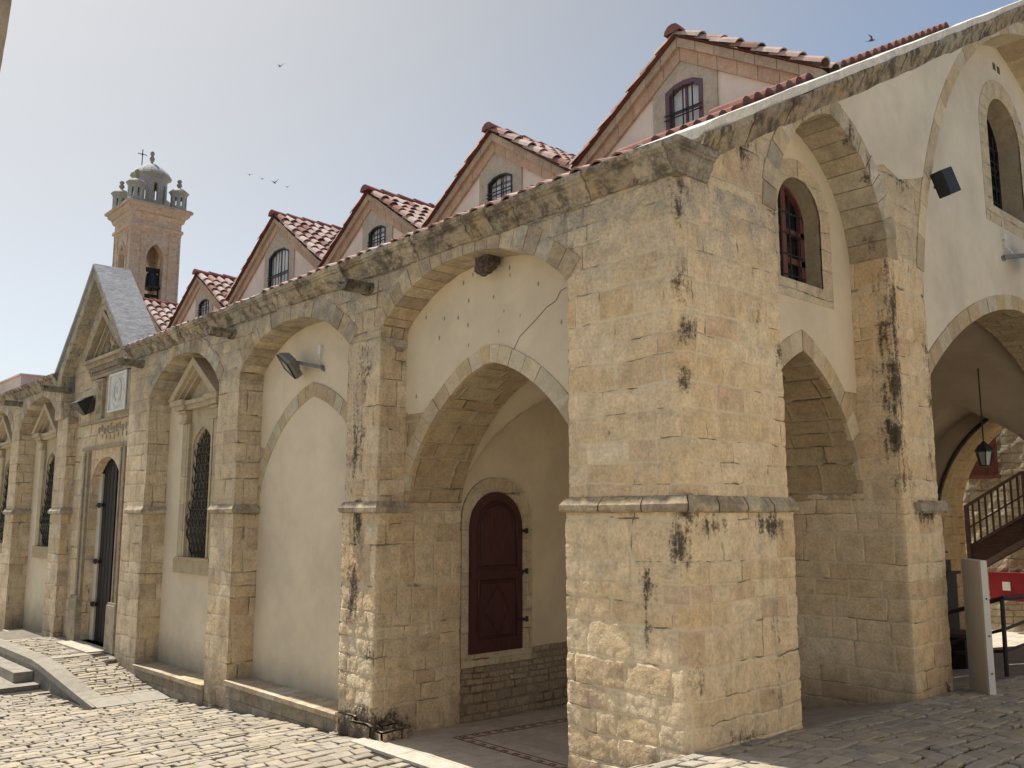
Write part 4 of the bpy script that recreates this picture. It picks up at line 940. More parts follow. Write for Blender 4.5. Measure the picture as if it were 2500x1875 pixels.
# --- roofs
def tiles(mb, O, U, V, W_, L_, pitch=.215, expo=.30, r=.088, tone=0., clip=None, rowlim=None):
    O, U, V = Vector(O), Vector(U).normalized(), Vector(V).normalized(); N = U.cross(V); N = N if N.z > 0 else -N
    nc, nr = int(W_/pitch), int(L_/expo)
    for j in range(nr if rowlim is None else min(nr, rowlim)):
        for i in range(nc):
            if clip and not clip(O+U*((i+.5)*pitch)+V*(j*expo)): continue
            jx = random.uniform(-.014, .014); c0 = O+U*((i+.5)*pitch+jx)+V*(j*expo+random.uniform(-.022, .022))+N*random.uniform(.044, .056); c1 = c0+V*.40-N*.035
            q = random.random(); wsh = random.random()
            c = (.42+.20*wsh, .25+.24*wsh, .215+.23*wsh) if q > .12 else (.28, .13, .10)
            A, B = [], []
            for k in range(7):
                t = pi*k/6; A.append(c0+U*cos(t)*r*1.06+N*(sin(t)*r*1.0)); B.append(c1+U*cos(t)*r*.88+N*(sin(t)*r*.84))
            A2 = [c0+(p-c0)*.82+V*.004 for p in A]
            for k in range(6):
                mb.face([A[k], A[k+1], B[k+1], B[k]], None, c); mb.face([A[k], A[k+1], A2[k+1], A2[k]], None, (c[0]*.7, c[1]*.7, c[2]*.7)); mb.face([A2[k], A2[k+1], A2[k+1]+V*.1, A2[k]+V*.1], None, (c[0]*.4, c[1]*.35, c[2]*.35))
    a, b, c_, d = O, O+U*W_, O+U*W_+V*L_, O+V*L_
    mb.face([p-N*.0 for p in (a, b, c_, d)], None, (.2, .09, .07), 1)
random.seed(200)
main = MB(); sv = Vector((0, 1, .535)).normalized()
tiles(main, (-6.4, -.09, 4.285), (1, 0, 0), sv, 5.95, 9.2, rowlim=6)
tiles(main, (-11.1, -.09, 4.255), (1, 0, 0), sv, 4.7, 9.2, rowlim=5)
tiles(main, (-34, -.09, 4.235), (1, 0, 0), sv, 18.7, 9.2, rowlim=4); tiles(main, (-15.3, 1.0, 4.82), (1, 0, 0), sv, 4.2, 8., rowlim=4)
main.face([(-34, 8.1, 8.66), (-.45, 8.1, 8.66), (-.45, 12.7, 6.25), (-34, 12.7, 6.25)], None, (.2, .09, .07), 1)
for q in range(64):  # verge tiles just behind the street coping
    y = .5+q*.2; 
    if y > 7.0: break
    vv = Vector((0, 1, .543)).normalized(); nn = Vector((0, -.543, 1)).normalized(); c0 = Vector((-.57, y, rk(y)+.09 - (.05 if y < 1.8 else 0))); c = (.25, .10, .08)
    A = [c0+vv*cos(pi*k/6)*.1+nn*sin(pi*k/6)*.095 for k in range(7)]
    for k in range(6): main.face([A[k], A[k+1], A[k+1]+Vector((-.4, 0, .0)), A[k]+Vector((-.4, 0, 0))], None, c)
    main.face(A, None, (.1, .04, .035))
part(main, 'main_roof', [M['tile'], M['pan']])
def dormer(xc, za, hl, hr, win, wz, k, yg=3.3, sl_l=.68, sl_r=.68, y2=6.0):
    random.seed(300+k)
    zl, zr = za-hl*sl_l, za-hr*sl_r
    g_ = MB(); wx, ww, wt = win; z0 = 6.05
    opn = [(wx-ww/2, z0+.02), (wx+ww/2, z0+.02), (wx+ww/2, wt-.08*ww/.55), (wx+ww*.25, wt-.015), (wx, wt), (wx-ww*.25, wt-.015), (wx-ww/2, wt-.08*ww/.55)]
    g_o = [(xc-hl, min(zl, 6.0)-.01), (xc-hl, zl), (xc, za), (xc+hr, zr), (xc+hr, min(zr, 6.0)-.01)]
    g_o = [(xc-hl, 5.9), (xc-hl, zl), (xc, za), (xc+hr, zr), (xc+hr, 5.9)]
    plate(g_, g_o, [opn], fY(yg), .25)
    G_ = part(g_, 'dormer_gable', M['plaster_pink'])
    # raking stone coping, two mouldings
    cp = MB()
    for (B, n) in (((xc-hl-.1, zl-.1*sl_l), 7), ((xc+hr+.1, zr-.1*sl_r), 7)):
        for q in range(n):
            for (dz0, dz1, yy) in ((.02, -.10, -.10), (-.10, -.27, -.045)):
                t0, t1 = q/n+.002, (q+1)/n-.002
                P0 = (xc+(B[0]-xc)*t0, za+(B[1]-za)*t0); P1 = (xc+(B[0]-xc)*t1, za+(B[1]-za)*t1); kk = random.uniform(.88, 1.1)
                c = (.44*kk, .38*kk, .31*kk) if dz0 > 0 else (.47*kk, .36*kk, .28*kk)
                lo = [(P0[0], yg+yy, P0[1]+dz1), (P1[0], yg+yy, P1[1]+dz1), (P1[0], yg+.02, P1[1]+dz1), (P0[0], yg+.02, P0[1]+dz1)]
                hi = [(x_, y_, z_+dz0-dz1) for x_, y_, z_ in lo]; cp.hexa(lo+hi, c)
    cp.rough(.004, 5.); part(cp, 'coping', M['raking'], G_)
    # stone window surround up to the coping
    sr = MB(); sw2 = ww/2+.2; ed = za-.24
    zs_ = lambda x: za-.26-abs(x-xc)*(sl_r if x > xc else sl_l)
    ol = [(wx-sw2, 6.02), (wx-sw2, min(zs_(wx-sw2), zs_(wx-sw2))), (xc, zs_(xc)), (wx+sw2, zs_(wx+sw2)), (wx+sw2, 6.02)]
    op2 = [(wx-ww/2, 6.02)]+[opn[6], opn[5], opn[4], opn[3], opn[2]]+[(wx+ww/2, 6.02)]
    plate(sr, [ol[0]]+op2+[ol[4], ol[3], ol[2], ol[1]], [], fY(yg-.022), .024, col=(.50, .44, .37)); sr.rough(.004, 6.); part(sr, 'window_surround', M['surround'], G_)
    fr_ = MB(); t = .06 if k == 0 else .026
    fl = [opn[6], opn[5], opn[4], opn[3], opn[2]]; loop = [(wx-ww/2, z0)]+fl+[(wx+ww/2, z0)]; cz = (z0+wt)/2
    for a, b in zip(loop, loop[1:]):
        ii = lambda p: (wx+(p[0]-wx)*(1-2*t/ww), z0+(p[1]-z0)*(1-t/(wt-z0)))
        A, B = ii(a), ii(b); fr_.hexa([(a[0], yg-.03, a[1]), (b[0], yg-.03, b[1]), (b[0], yg+.06, b[1]), (a[0], yg+.06, a[1]), (A[0], yg-.03, A[1]), (B[0], yg-.03, B[1]), (B[0], yg+.06, B[1]), (A[0], yg+.06, A[1])])
    part(fr_, 'window_frame', M['purple'] if k == 0 else M['iron'], G_, label='purple painted arched window frame' if k == 0 else None)
    br = MB(); n = {0: 3, 3: 6}.get(k, 4)
    for q in range(1, n+1): x = wx-ww/2+ww*q/(n+1); br.tube([(x, yg-.045, z0), (x, yg-.045, wt-.07-.04*abs(x-wx)/ww)], .0075 if k else .010, 5)
    for z in (6.33, 6.385) if k != 0 else (6.42, 6.48): br.tube([(wx-ww/2, yg-.05, z+.1*(k == 3)), (wx+ww/2, yg-.05, z+.1*(k == 3))], .009, 5)
    part(br, 'window_bars', M['iron'], G_)
    gl = MB(); gl.box(wx-ww/2, wx+ww/2, yg+.045, yg+.06, z0, wt-.01); part(gl, 'window_pane', M['glass_pale'], G_)
    mu = MB(); mu.box(wx-.018, wx+.018, yg+.03, yg+.05, z0, wt-.03); mu.box(wx-ww/2, wx+ww/2, yg+.03, yg+.05, 6.5, 6.53); part(mu, 'window_mullion', M['purple'] if k == 0 else M['greymetal'], G_)
    rf = MB(); dR = Vector((-1, 0, sl_r)).normalized(); dL = Vector((1, 0, sl_l)).normalized()
    yf = yg-.17; LR = math.hypot(hr+.1, (hr+.1)*sl_r); LL = math.hypot(hl+.1, (hl+.1)*sl_l)
    tiles(rf, (xc+hr+.1, yf, zr-.1*sl_r+.03), (0, 1, 0), dR, y2-yf, LR-.02, clip=lambda p: p.z > 4.3+.535*p.y-.3)
    tiles(rf, (xc-hl-.1, yf, zl-.1*sl_l+.03), (0, 1, 0), dL, .9, LL-.02)
    rf.face([(xc-hl-.1, yf+.1, zl-.1*sl_l), (xc, yf+.1, za), (xc, y2, za), (xc-hl-.1, y2, zl-.1*sl_l)], None, (.2, .09, .07), 1)
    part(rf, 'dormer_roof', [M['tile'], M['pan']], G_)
    rd = MB(); y = yf-.02; 
    while y < y2:
        c = (.28, .09, .08) if random.random() < .6 else (.33, .12, .10)
        A = [Vector((xc+cos(pi*q/6)*.125, y, za+.045+sin(pi*q/6)*.115)) for q in range(7)]; B = [Vector((xc+cos(pi*q/6)*.105, y+.42, za+.03+sin(pi*q/6)*.095)) for q in range(7)]
        for q in range(6): rd.face([A[q], A[q+1], B[q+1], B[q]], None, c)
        rd.face(A, None, (.16, .06, .05)); y += .36
    part(rd, 'ridge_tiles', M['tile'], G_)
dormer(-2.36, 7.40, 1.66, 1.78, (-2.33, .56, 6.87), 0, 0, sl_r=.61)
dormer(-5.83, 7.30, 1.68, 1.7, (-5.72, .55, 6.65), 0, 1)
dormer(-9.18, 7.26, 1.6, 1.6, (-8.98, .53, 6.64), 0, 2)
dormer(-12.68, 7.70, 1.95, 1.95, (-12.58, .86, 7.03), 0, 3, sl_l=.70, sl_r=.70)
dormer(-16.45, 7.22, 1.6, 1.55, (-16.2, .56, 6.62), 0, 4)
dormer(-19.92, 7.18, 1.5, 1.5, (-19.3, .5, 6.5), 0, 5)
nb = MB(); nb.box(-34, -30.3, 2.9, 5, 4, 6.4, (.5, .4, .34)); nb.box(-34, -30.25, 2.85, 5, 6.4, 6.46, (.4, .2, .16)); part(nb, 'roof_parapet', M['plaster_pink'])
# church body walls so the building is closed
cw = MB(); cw.box(-34, -21.9, .5, 1., -1.2, 4.3); cw.box(-34, -.45, 12.3, 12.6, 4.6, 6.3); cw.box(-34, -3.95, 12.3, 12.6, -1.2, 4.6); cw.box(-34, -33.6, 1, 12.3, -1.2, 6.2); cw.box(-3.96, -3.905, 4.2, 13.2, -1.3, 3.6)
cw.box(-21.9, -4.6, 1.6, 1.7, -1.2, 4.1)
part(cw, 'side_wall', M['plaster_in'])
# portico behind the broad street arch
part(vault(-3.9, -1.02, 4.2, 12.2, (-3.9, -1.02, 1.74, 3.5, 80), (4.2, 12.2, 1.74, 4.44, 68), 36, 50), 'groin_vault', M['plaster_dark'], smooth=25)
EA = (-3.28, -.62, 1.86, 3.52, 78)
ew = MB(); plate(ew, [(-3.95, -1.2), (EA[0], -1.2)]+arch_pts(*EA, 16)+[(EA[1], -1.2), (-.1, -1.2), (-.1, 4.6), (-3.95, 4.6)], [], fY(12.2), 1.0); part(ew, 'arch_soffit', M['inner'])
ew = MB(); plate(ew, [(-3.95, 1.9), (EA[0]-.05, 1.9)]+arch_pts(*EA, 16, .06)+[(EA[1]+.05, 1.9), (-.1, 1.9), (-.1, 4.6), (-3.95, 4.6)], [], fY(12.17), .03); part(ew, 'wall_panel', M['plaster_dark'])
ti = MB(); ti.tube([(x, 12.14, z) for x, z in arch_pts(*EA, 12, .03)], .035, 6); part(ti, 'arch_tie', M['iron'])
# crack in the plaster of the arch bay
ck = MB()
def crack(pts, f, w=.006):
    for (a, b) in zip(pts, pts[1:]):
        dx, dz = b[0]-a[0], b[1]-a[1]; L = math.hypot(dx, dz); nx, nz = -dz/L*w/2, dx/L*w/2
        ck.face([f(a[0]+nx, a[1]+nz, 0), f(b[0]+nx, b[1]+nz, 0), f(b[0]-nx, b[1]-nz, 0), f(a[0]-nx, a[1]-nz, 0)])
random.seed(3); cp_ = [(-2.19, 3.12), (-2.10, 3.24), (-1.98, 3.31), (-1.86, 3.38), (-1.74, 3.46), (-1.62, 3.50), (-1.56, 3.58), (-1.47, 3.60)]
crack(cp_, fY(.3275), .007); crack([(-2.27, 2.93), (-2.24, 3.0), (-2.22, 3.08), (-2.19, 3.13)], fY(.3165), .012); part(ck, 'plaster_crack', M['crack'])

# ================================================================ bell tower far behind
random.seed(400)
TX, TY, TW = -34.0, 7.54, 2.08; tcx, tcy = TX-TW/2, TY+TW/2
BT = empty('bell_tower', 'square sandstone bell tower with open arches, corner turrets and small dome behind the church', 'bell tower', (tcx, tcy, -1))
sh = MB(); tw0 = .38
op = lambda lo, hi: [(lo, -1.0+7)]
def wallface(f, u0, u1, z0, z1, oc, hw, zs, za, zb):
    hp = [(oc-hw, zb), (oc+hw, zb)]+[p for p in reversed(arch_pts(oc-hw, oc+hw, zs, za, 80, 8))]
    plate(sh, [(u0, z0), (u1, z0), (u1, z1), (u0, z1)], [hp], f, .42)
oh = (12.55, 13.12)
wallface(fX(TX), TY, TY+TW, -1, 14.0, tcy, .36, *oh, 9.6)
wallface(fY(TY), TX-TW+.42, TX-.42, -1, 14.0, tcx, .36, *oh, 9.6)
wallface(fYb(TY+TW), TX-TW+.42, TX-.42, -1, 14.0, tcx, .36, *oh, 9.6)
wallface(lambda u, v, d: (TX-TW+d, u, v), TY, TY+TW, -1, 14.0, tcy, .36, *oh, 9.6)
part(sh, 'shaft', M['tower'], BT)
fl = MB(); fl.box(TX-TW+.4, TX-.4, TY+.4, TY+TW-.4, 9.3, 9.6, (.4, .35, .3)); part(fl, 'belfry_floor', M['tower'], BT)
for (f, uc) in ((fX(TX), tcy), (fY(TY), tcx)):
    rg = MB(); ring(rg, uc-.36, uc+.36, 12.55, 13.12, 80, .13, f, -.03, .02, 5, .006, lambda: tuple(x*.85 for x in sc())); part(rg, 'arch_ring', M['tower'], BT)
    b = MB()
    for (u0, u1) in ((uc-1.05, uc-.98), (uc-.62, uc-.55), (uc+.55, uc+.62), (uc+.98, uc+1.05)):
        p0, p1 = f(u0, 5, -.03), f(u1, 13.6, .01); b.box(min(p0[0], p1[0]), max(p0[0], p1[0]), min(p0[1], p1[1]), max(p0[1], p1[1]), 5, 13.6)
    part(b, 'pilaster_strips', M['tower'], BT)
def sqring(mb, prof, cx, cy, col):
    for (p_, q_) in zip(prof, prof[1:]):
        A = [(cx-p_[0], cy-p_[0], p_[1]), (cx+p_[0], cy-p_[0], p_[1]), (cx+p_[0], cy+p_[0], p_[1]), (cx-p_[0], cy+p_[0], p_[1])]; B = [(cx+sx*q_[0], cy+sy*q_[0], q_[1]) for sx, sy in ((-1, -1), (1, -1), (1, 1), (-1, 1))]
        for i in range(4):
            for k in range(6):
                a0, a1 = (Vector(A[i]).lerp(Vector(A[(i+1) % 4]), t) for t in (k/6, (k+1)/6)); b0, b1 = (Vector(B[i]).lerp(Vector(B[(i+1) % 4]), t) for t in (k/6, (k+1)/6)); mb.face([a0, a1, b1, b0], None, tuple(x*random.uniform(.85, 1.1) for x in col))
    mb.face([(cx+sx*prof[-1][0], cy+sy*prof[-1][0], prof[-1][1]) for sx, sy in ((-1, -1), (1, -1), (1, 1), (-1, 1))], None, col)
cn = MB(); w2 = TW/2
sqring(cn, [(w2-.1, 13.55), (w2+.03, 13.6), (w2+.03, 13.7), (w2+.09, 13.74), (w2+.09, 13.86), (w2+.02, 13.9), (w2+.02, 14.15), (w2+.1, 14.22), (w2+.14, 14.38), (w2+.27, 14.5), (w2+.27, 14.6), (w2+.37, 14.64), (w2+.38, 14.74), (w2+.3, 14.8)], tcx, tcy, (.40, .30, .23))
for q in range(19):
    t = -w2+.05+q*(TW-.1)/18
    for (x0, y0) in ((tcx+w2+.14, tcy+t), (tcx+t, tcy-w2-.14)): cn.box(x0-.04, x0+.05, y0-.035, y0+.035, 14.38, 14.5, (.38, .29, .22))
cn.rough(.012, 3., .006, 12.); part(cn, 'cornice', M['tower'], BT)
def turret(cx, cy, r, z0, z1, zd, fin, fz, name):
    n = 8; T = MB(); gcol = (.42, .40, .37)
    A = [(cx+r*cos(2*pi*k/n+pi/8), cy+r*sin(2*pi*k/n+pi/8)) for k in range(n)]
    for k in range(n):
        a, b = A[k], A[(k+1) % n]; L = math.dist(a, b); c = tuple(x*random.uniform(.9, 1.08) for x in gcol)
        f = lambda u, v, d, a=a, b=b, L=L: (a[0]+(b[0]-a[0])*u/L-(b[1]-a[1])/L*(-d)*-1*-1, a[1]+(b[1]-a[1])*u/L+(b[0]-a[0])/L*d, v)
        f = lambda u, v, d, a=a, b=b, L=L: (a[0]+(b[0]-a[0])*u/L-(b[1]-a[1])/L*d, a[1]+(b[1]-a[1])*u/L+(b[0]-a[0])/L*d, v)
        s0 = z0+(z1-z0)*.28; s1 = z0+(z1-z0)*.82; ww = L*.15
        plate(T, [(0, z0), (L, z0), (L, z1), (0, z1)], [[(L/2-ww, s0), (L/2+ww, s0), (L/2+ww, s1), (L/2-ww, s1)]], f, r*.18, col=c)
    o = part(T, name, M['turret'], BT)
    Cc = MB(); Cc.lathe((cx, cy, 0), [(r*.9, z1-.04), (r*1.06, z1), (r*1.08, z1+.05), (r*1.2, z1+.09), (r*1.2, z1+.13)], 8, (.38, .36, .33), rot=pi/8)
    prof = [(r*1.24*(1-(i/7)**1.25)+.02, z1+.13+(zd-z1-.13)*(.55*(i/7)+.45*sin(pi/2*i/7))) for i in range(7)]+[(.02, zd)]
    Cc.lathe((cx, cy, 0), prof, 16 if r > .5 else 8, (.52, .52, .50), rot=pi/8); part(Cc, 'dome', M['turret'], o)
    F = MB(); s = fin; F.lathe((cx, cy, zd-.03), [(a*s, b*fz) for a, b in ((.10, 0), (.08, .12), (.15, .22), (.17, .34), (.12, .46), (.075, .52), (.13, .58), (.145, .68), (.1, .78), (.03, .80))], 10, (.3, .28, .25)); part(F, 'finial', M['turret'], o)
turret(tcx, tcy, .69, 14.78, 16.25, 17.05, .65, .72, 'lantern')
for (dx, dy) in ((.92, .92), (-.92, .92), (.92, -.92), (-.92, -.92)):
    turret(tcx+dx, tcy+dy, .34, 14.78, 15.5, 15.86, .72, .52, 'turret')
ic = MB(); x, y = tcx-.9, tcy-.12; ic.tube([(x, y, 15.8), (x, y, 17.95)], .022, 5); ic.tube([(x, y-.2, 17.72), (x, y+.2, 17.72)], .02, 5); ic.ell((x, y, 17.72), (.05, .05, .05), n=6); part(ic, 'iron_cross', M['iron'], BT)
def bell(x, y, z, s, label):
    B = empty('church_bell', label, 'bell', (x, y, z-.9*s), 'bells hanging in the tower')
    b = MB(); b.lathe((x, y, z-.78*s), [(.40*s, 0), (.41*s, .05*s), (.33*s, .14*s), (.26*s, .32*s), (.235*s, .56*s), (.20*s, .68*s), (.08*s, .75*s)], 18); part(b, 'bell_body', M['bell'], B, smooth=40)
    c = MB(); c.bar((x, y-.5*s, z+.02), (x, y+.5*s, z+.02), .09*s, .12*s); c.bar((x, y, z-.06*s), (x, y, z+.02), .1*s); part(c, 'headstock', M['iron'], B)
    c = MB(); c.tube([(x, y, z-.3*s), (x, y, z-.82*s)], .022*s, 6); c.ell((x, y, z-.84*s), (.05*s,)*3, n=8); part(c, 'clapper', M['iron'], B)
    w_ = MB(); w_.tube([(x, y-.52*s+.28*s*cos(t*pi/8)*.3, z+.28*s*sin(t*pi/8)) for t in range(16)], .025*s, 5, closed=True); w_.tube([(x, y-.52*s, z-.26*s), (x, y-.52*s, z+.26*s)], .02*s, 4); part(w_, 'bell_wheel', M['iron'], B)
bell(-34.45, tcy+.06, 12.0, 1.0, 'dark bronze bell hanging in the upper opening of the bell tower')
bell(-34.6, tcy-.1, 10.95, .9, 'lower dark bell with wheel, half hidden in the bell tower opening')
bf = empty('iron_gantry', 'dark iron gantry carrying the bells inside the tower opening', 'gantry', (-34.4, tcy, 9.6))
b = MB(); 
for y in (tcy-.52, tcy+.33): b.bar((-34.38, y, 9.6), (-34.38, y, 12.15), .07)
part(b, 'frame_post', M['iron'], bf); b = MB(); b.bar((-34.38, tcy-.55, 12.1), (-34.38, tcy+.36, 12.1), .08); b.bar((-34.38, tcy+.3, 12.08), (-34.38, tcy+.05, 11.8), .05); part(b, 'crossbeam', M['iron'], bf)

# ================================================================ ledges, ramp, steps
random.seed(500)
def ledge(name, x0, x1, z0, z1, zb, label, y0=-.012, y1=.345):
    L = empty(name, label, 'stone ledge', ((x0+x1)/2, y0, zb), 'stone ledges below the wall bays')
    a = MB(); n = max(2, int((x1-x0)/.42))
    zz = lambda x: z0+(z1-z0)*(x-x0)/(x1-x0)
    for q in range(n):
        u, v = x0+(x1-x0)*q/n+.003, x0+(x1-x0)*(q+1)/n-.003; c = tuple(x*1.12 for x in sc(.06))
        a.hexa([(u, y0-.025, zz(u)-.055), (v, y0-.025, zz(v)-.055), (v, y1, zz(v)-.055), (u, y1, zz(u)-.055), (u, y0-.03, zz(u)), (v, y0-.03, zz(v)), (v, y1, zz(v)+.004), (u, y1, zz(u)+.004)], c)
    a.rough(.006, 4., .003, 12.); part(a, 'ledge_top', M['ledge'], L)
    b = MB(); zt = min(z0, z1)-.056
    for r in range(3):
        q = x0+random.random()*.2-.2
        while q < x1:
            w_ = random.uniform(.3, .5); u, v = max(x0, q), min(x1, q+w_-.005)
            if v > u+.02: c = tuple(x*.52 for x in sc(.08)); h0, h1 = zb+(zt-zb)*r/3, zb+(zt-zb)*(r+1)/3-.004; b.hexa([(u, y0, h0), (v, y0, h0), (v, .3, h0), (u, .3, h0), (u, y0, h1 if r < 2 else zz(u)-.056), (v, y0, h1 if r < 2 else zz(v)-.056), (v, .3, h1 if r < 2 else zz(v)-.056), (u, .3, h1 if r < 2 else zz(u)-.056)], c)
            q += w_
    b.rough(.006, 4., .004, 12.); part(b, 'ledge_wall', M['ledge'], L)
ledge('stone_ledge', -7.2, -4.52, -.455, -.455, -.95, 'stone ledge below the blind arch bay with the floodlight')
ledge('stone_ledge', -10.32, -7.84, -.625, -.60, -1.05, 'stone ledge between ramp and pilaster, below the nearest grilled window')
ledge('stone_ledge', -17.84, -15.12, -.80, -.74, -1.15, 'far stone ledge left of the portal behind the landing')
ledge('stone_ledge', -21.2, -18.52, -.82, -.80, -1.2, 'farthest stone ledge at the left edge of the picture')

RP_ = empty('entrance_ramp', 'cobbled ramp and landing with smooth stone kerb in front of the portal', 'ramp', (-11.5, -.5, -1))
cz_ = lambda x: -.625 if x < -11.75 else -.625-(.29)*(x+11.75)/(2.85)
cb = MB()
cobbles(-14.6, -11.95, -.80, -.02, None, lambda x, y: cz_(x)-.004, .1, (.14, .3))
cobbles(-11.72, -9.35, -.72, -.03, None, lambda x, y: cz_(x)-.006, .085, (.14, .34))
cobbles(-14.45, -13.84, .0, .33, None, lambda x, y: -.63, .1, (.14, .3)); cobbles(-12.26, -11.2, .0, .33, None, lambda x, y: -.64, .1, (.14, .3))
part(cb, 'cobbled_surface', M['cobble'], RP_)
kb = MB(); kc = (.30, .275, .23)
def kseg(xa, xb, ya0, yb0, ya1, yb1):
    k = random.uniform(.9, 1.08); c = tuple(x*k for x in kc)
    lo = [(xa+.003, ya0), (xb-.003, yb0), (xb-.003, yb1), (xa+.003, ya1)]
    kb.hexa([(x, y, cz_(x)-.09) for x, y in lo]+[(x, y, cz_(x)) for x, y in lo], c)
kb.box(-13.84, -12.26, -.04, .3, -.75, -.635, (.42, .39, .33)); kb.box(-14.5, -13.84, -.04, .33, -.75, -.64, (.3, .27, .22))
x = -16.5
while x < -8.95:
    L = .42; xb = min(x+L, -8.9); f0 = lambda x: -1.03 if x < -9 else -1.03
    kseg(x, xb, -1.03, -1.03, -.76, -.76); x += L
for (a, b) in ((-1.0, -.52), (-.52, -.02)):   # foot slab and crest slab
    kb.hexa([(-9.34, a+.003, cz_(-9.34)-.06), (-8.85, a+.003, -.97), (-8.85, b-.003, -.97), (-9.34, b-.003, cz_(-9.34)-.06), (-9.34, a+.003, cz_(-9.34)+.001), (-8.85, a+.003, -.905), (-8.85, b-.003, -.905), (-9.34, b-.003, cz_(-9.34)+.001)], tuple(x*1.15 for x in kc))
for (a, b) in ((-.76, -.3), (-.3, .0)): kb.hexa([(-11.95, a, -.7), (-11.72, a, -.7), (-11.72, b, -.7), (-11.95, b, -.7), (-11.95, a, -.622), (-11.72, a, -.622), (-11.72, b, -.622), (-11.95, b, -.622)], tuple(x*1.25 for x in kc))
kb.rough(.004, 3.); part(kb, 'kerb', M['paving'], RP_)
bs = MB(); x = -16.5
while x < -8.9:
    L = random.uniform(.2, .36) if x > -11.8 else .5; xb = min(x+L, -8.88); k = random.uniform(.75, 1.05); c = tuple(q*k for q in kc)
    bs.hexa([(x+.004, -1.02, -1.2), (xb-.004, -1.02, -1.2), (xb-.004, -.8, -1.2), (x+.004, -.8, -1.2), (x+.004, -1.02, cz_(x)-.09), (xb-.004, -1.02, cz_(xb)-.09), (xb-.004, -.8, cz_(xb)-.09), (x+.004, -.8, cz_(x)-.09)], c); x = xb
bs.box(-16.5, -12, -.8, 0, -1.2, -.68, (.2, .18, .15)); bs.hexa([(-12, -.8, -1.2), (-8.9, -.8, -1.2), (-8.9, 0, -1.2), (-12, 0, -1.2), (-12, -.8, -.68), (-8.9, -.8, -.97), (-8.9, 0, -.97), (-12, 0, -.68)], (.2, .18, .15))
bs.rough(.008, 4., .003, 14.); part(bs, 'ramp_wall', M['ledge'], RP_)
ST = empty('entrance_steps', 'two broad stone steps beside the ramp at the left edge', 'steps', (-13, -1.3, -1))
for (y0, y1, z, xr) in ((-1.30, -1.03, -.785, -11.72), (-1.66, -1.03, -.935, -11.35)):
    a = MB(); x = -17
    while x < xr: xb = min(x+.75, xr); k = random.uniform(.9, 1.08); a.box(x+.003, xb-.003, y0, y1, z-.15, z, tuple(q*k for q in (.33, .30, .25))); x += .75
    a.rough(.005, 3.); part(a, 'step', M['ledge'], ST)

# ================================================================ fittings
def rotbox(mb, c, ax, ay, az, sx, sy, sz, **k):
    o = MB(); o.box(-sx/2, sx/2, -sy/2, sy/2, -sz/2, sz/2, **k)
    X = Vector(ax).normalized(); Z = Vector(az); Y = Z.cross(X).normalized(); Z = X.cross(Y)
    m_ = Matrix((X, Y, Z)).transposed().to_4x4(); m_.translation = Vector(c); mb.add(o, m_)
def floodlight(c, face, wall_pt, s, label, lx):
    """box floodlight: c centre, face = direction of the glass"""
    F = empty('floodlight', label, 'floodlight', wall_pt, 'floodlights on the walls')
    D = Vector(face).normalized(); Xa = Vector(lx).normalized(); Ya = D.cross(Xa).normalized(); m_ = Matrix((Xa, Ya, D)).transposed().to_4x4(); m_.translation = Vector(c)
    b = MB(); w, h, d = .20*s, .115*s, .10*s
    fr_ = [(-w, -h, d*.5), (w, -h, d*.5), (w, h, d*.5), (-w, h, d*.5)]; bk_ = [(-w*.62, -h*.6, -d), (w*.62, -h*.6, -d), (w*.62, h*.6, -d), (-w*.62, h*.6, -d)]
    mid_ = [(x, y, 0) for x, y, z in fr_]
    b.hexa(bk_+mid_, (.4, .4, .4)); b.hexa(mid_+fr_, (.4, .4, .4)); o = MB(); o.add(b, m_); part(o, 'housing', M['greymetal'], F)
    b = MB()
    for (x0, x1, y0, y1) in ((-w*1.04, w*1.04, -h*1.04, -h*.86), (-w*1.04, w*1.04, h*.86, h*1.04), (-w*1.04, -w*.9, -h, h), (w*.9, w*1.04, -h, h)): b.box(x0, x1, y0, y1, d*.42, d*.62, (.1, .1, .1))
    o = MB(); o.add(b, m_); part(o, 'front_frame', M['iron'], F)
    b = MB(); b.box(-w*.9, w*.9, -h*.86, h*.86, d*.45, d*.54, (.5, .5, .5)); o = MB(); o.add(b, m_); part(o, 'glass', M['lens'], F)
    b = MB(); b.box(-w*.55, w*.55, h*1.02, h*1.62, -d*.85, d*.25, (.4, .4, .4)); o = MB(); o.add(b, m_); part(o, 'gear_box', M['greymetal'], F)
    b = MB(); wp = Vector(wall_pt); b.bar(wp, Vector(c)-D*d*.6, .045*s); b.tube([wp+Vector((-.015, 0, -.01)), wp+Vector((0, 0, 0))], .05*s, 8); part(b, 'bracket', M['greymetal'], F)
    return F
f_ = floodlight((-6.06, .10, 3.45), (-.10, -.72, -.66), (-5.62, .335, 3.38), .95, 'grey floodlight bracketed on the plaster of the blind arch bay', (-.86, .1, .42))
b = MB(); b.box(-5.72, -5.66, .30, .34, 3.55, 3.66); b.tube([(-5.69, .325, 3.56), (-5.70, .31, 3.49), (-5.66, .3, 3.42)], .008, 5); part(b, 'cable_box', M['boardedge'], f_)
f_ = floodlight((-.08, 8.25, 5.12), (.55, .35, -.6), (-.39, 7.78, 5.10), 1.15, 'grey floodlight below the tall street window at the right edge', (-.2, .9, .3))
b = MB(); b.tube([(-.385, 7.83, 5.62), (-.37, 7.83, 5.42)], .006, 5); b.box(-.4, -.36, 7.80, 7.88, 5.36, 5.42); b.tube([(-.37, 7.84, 5.36), (-.36, 7.84, 5.25), (-.3, 7.9, 5.16)], .01, 5); part(b, 'cable_box', M['boardedge'], f_)
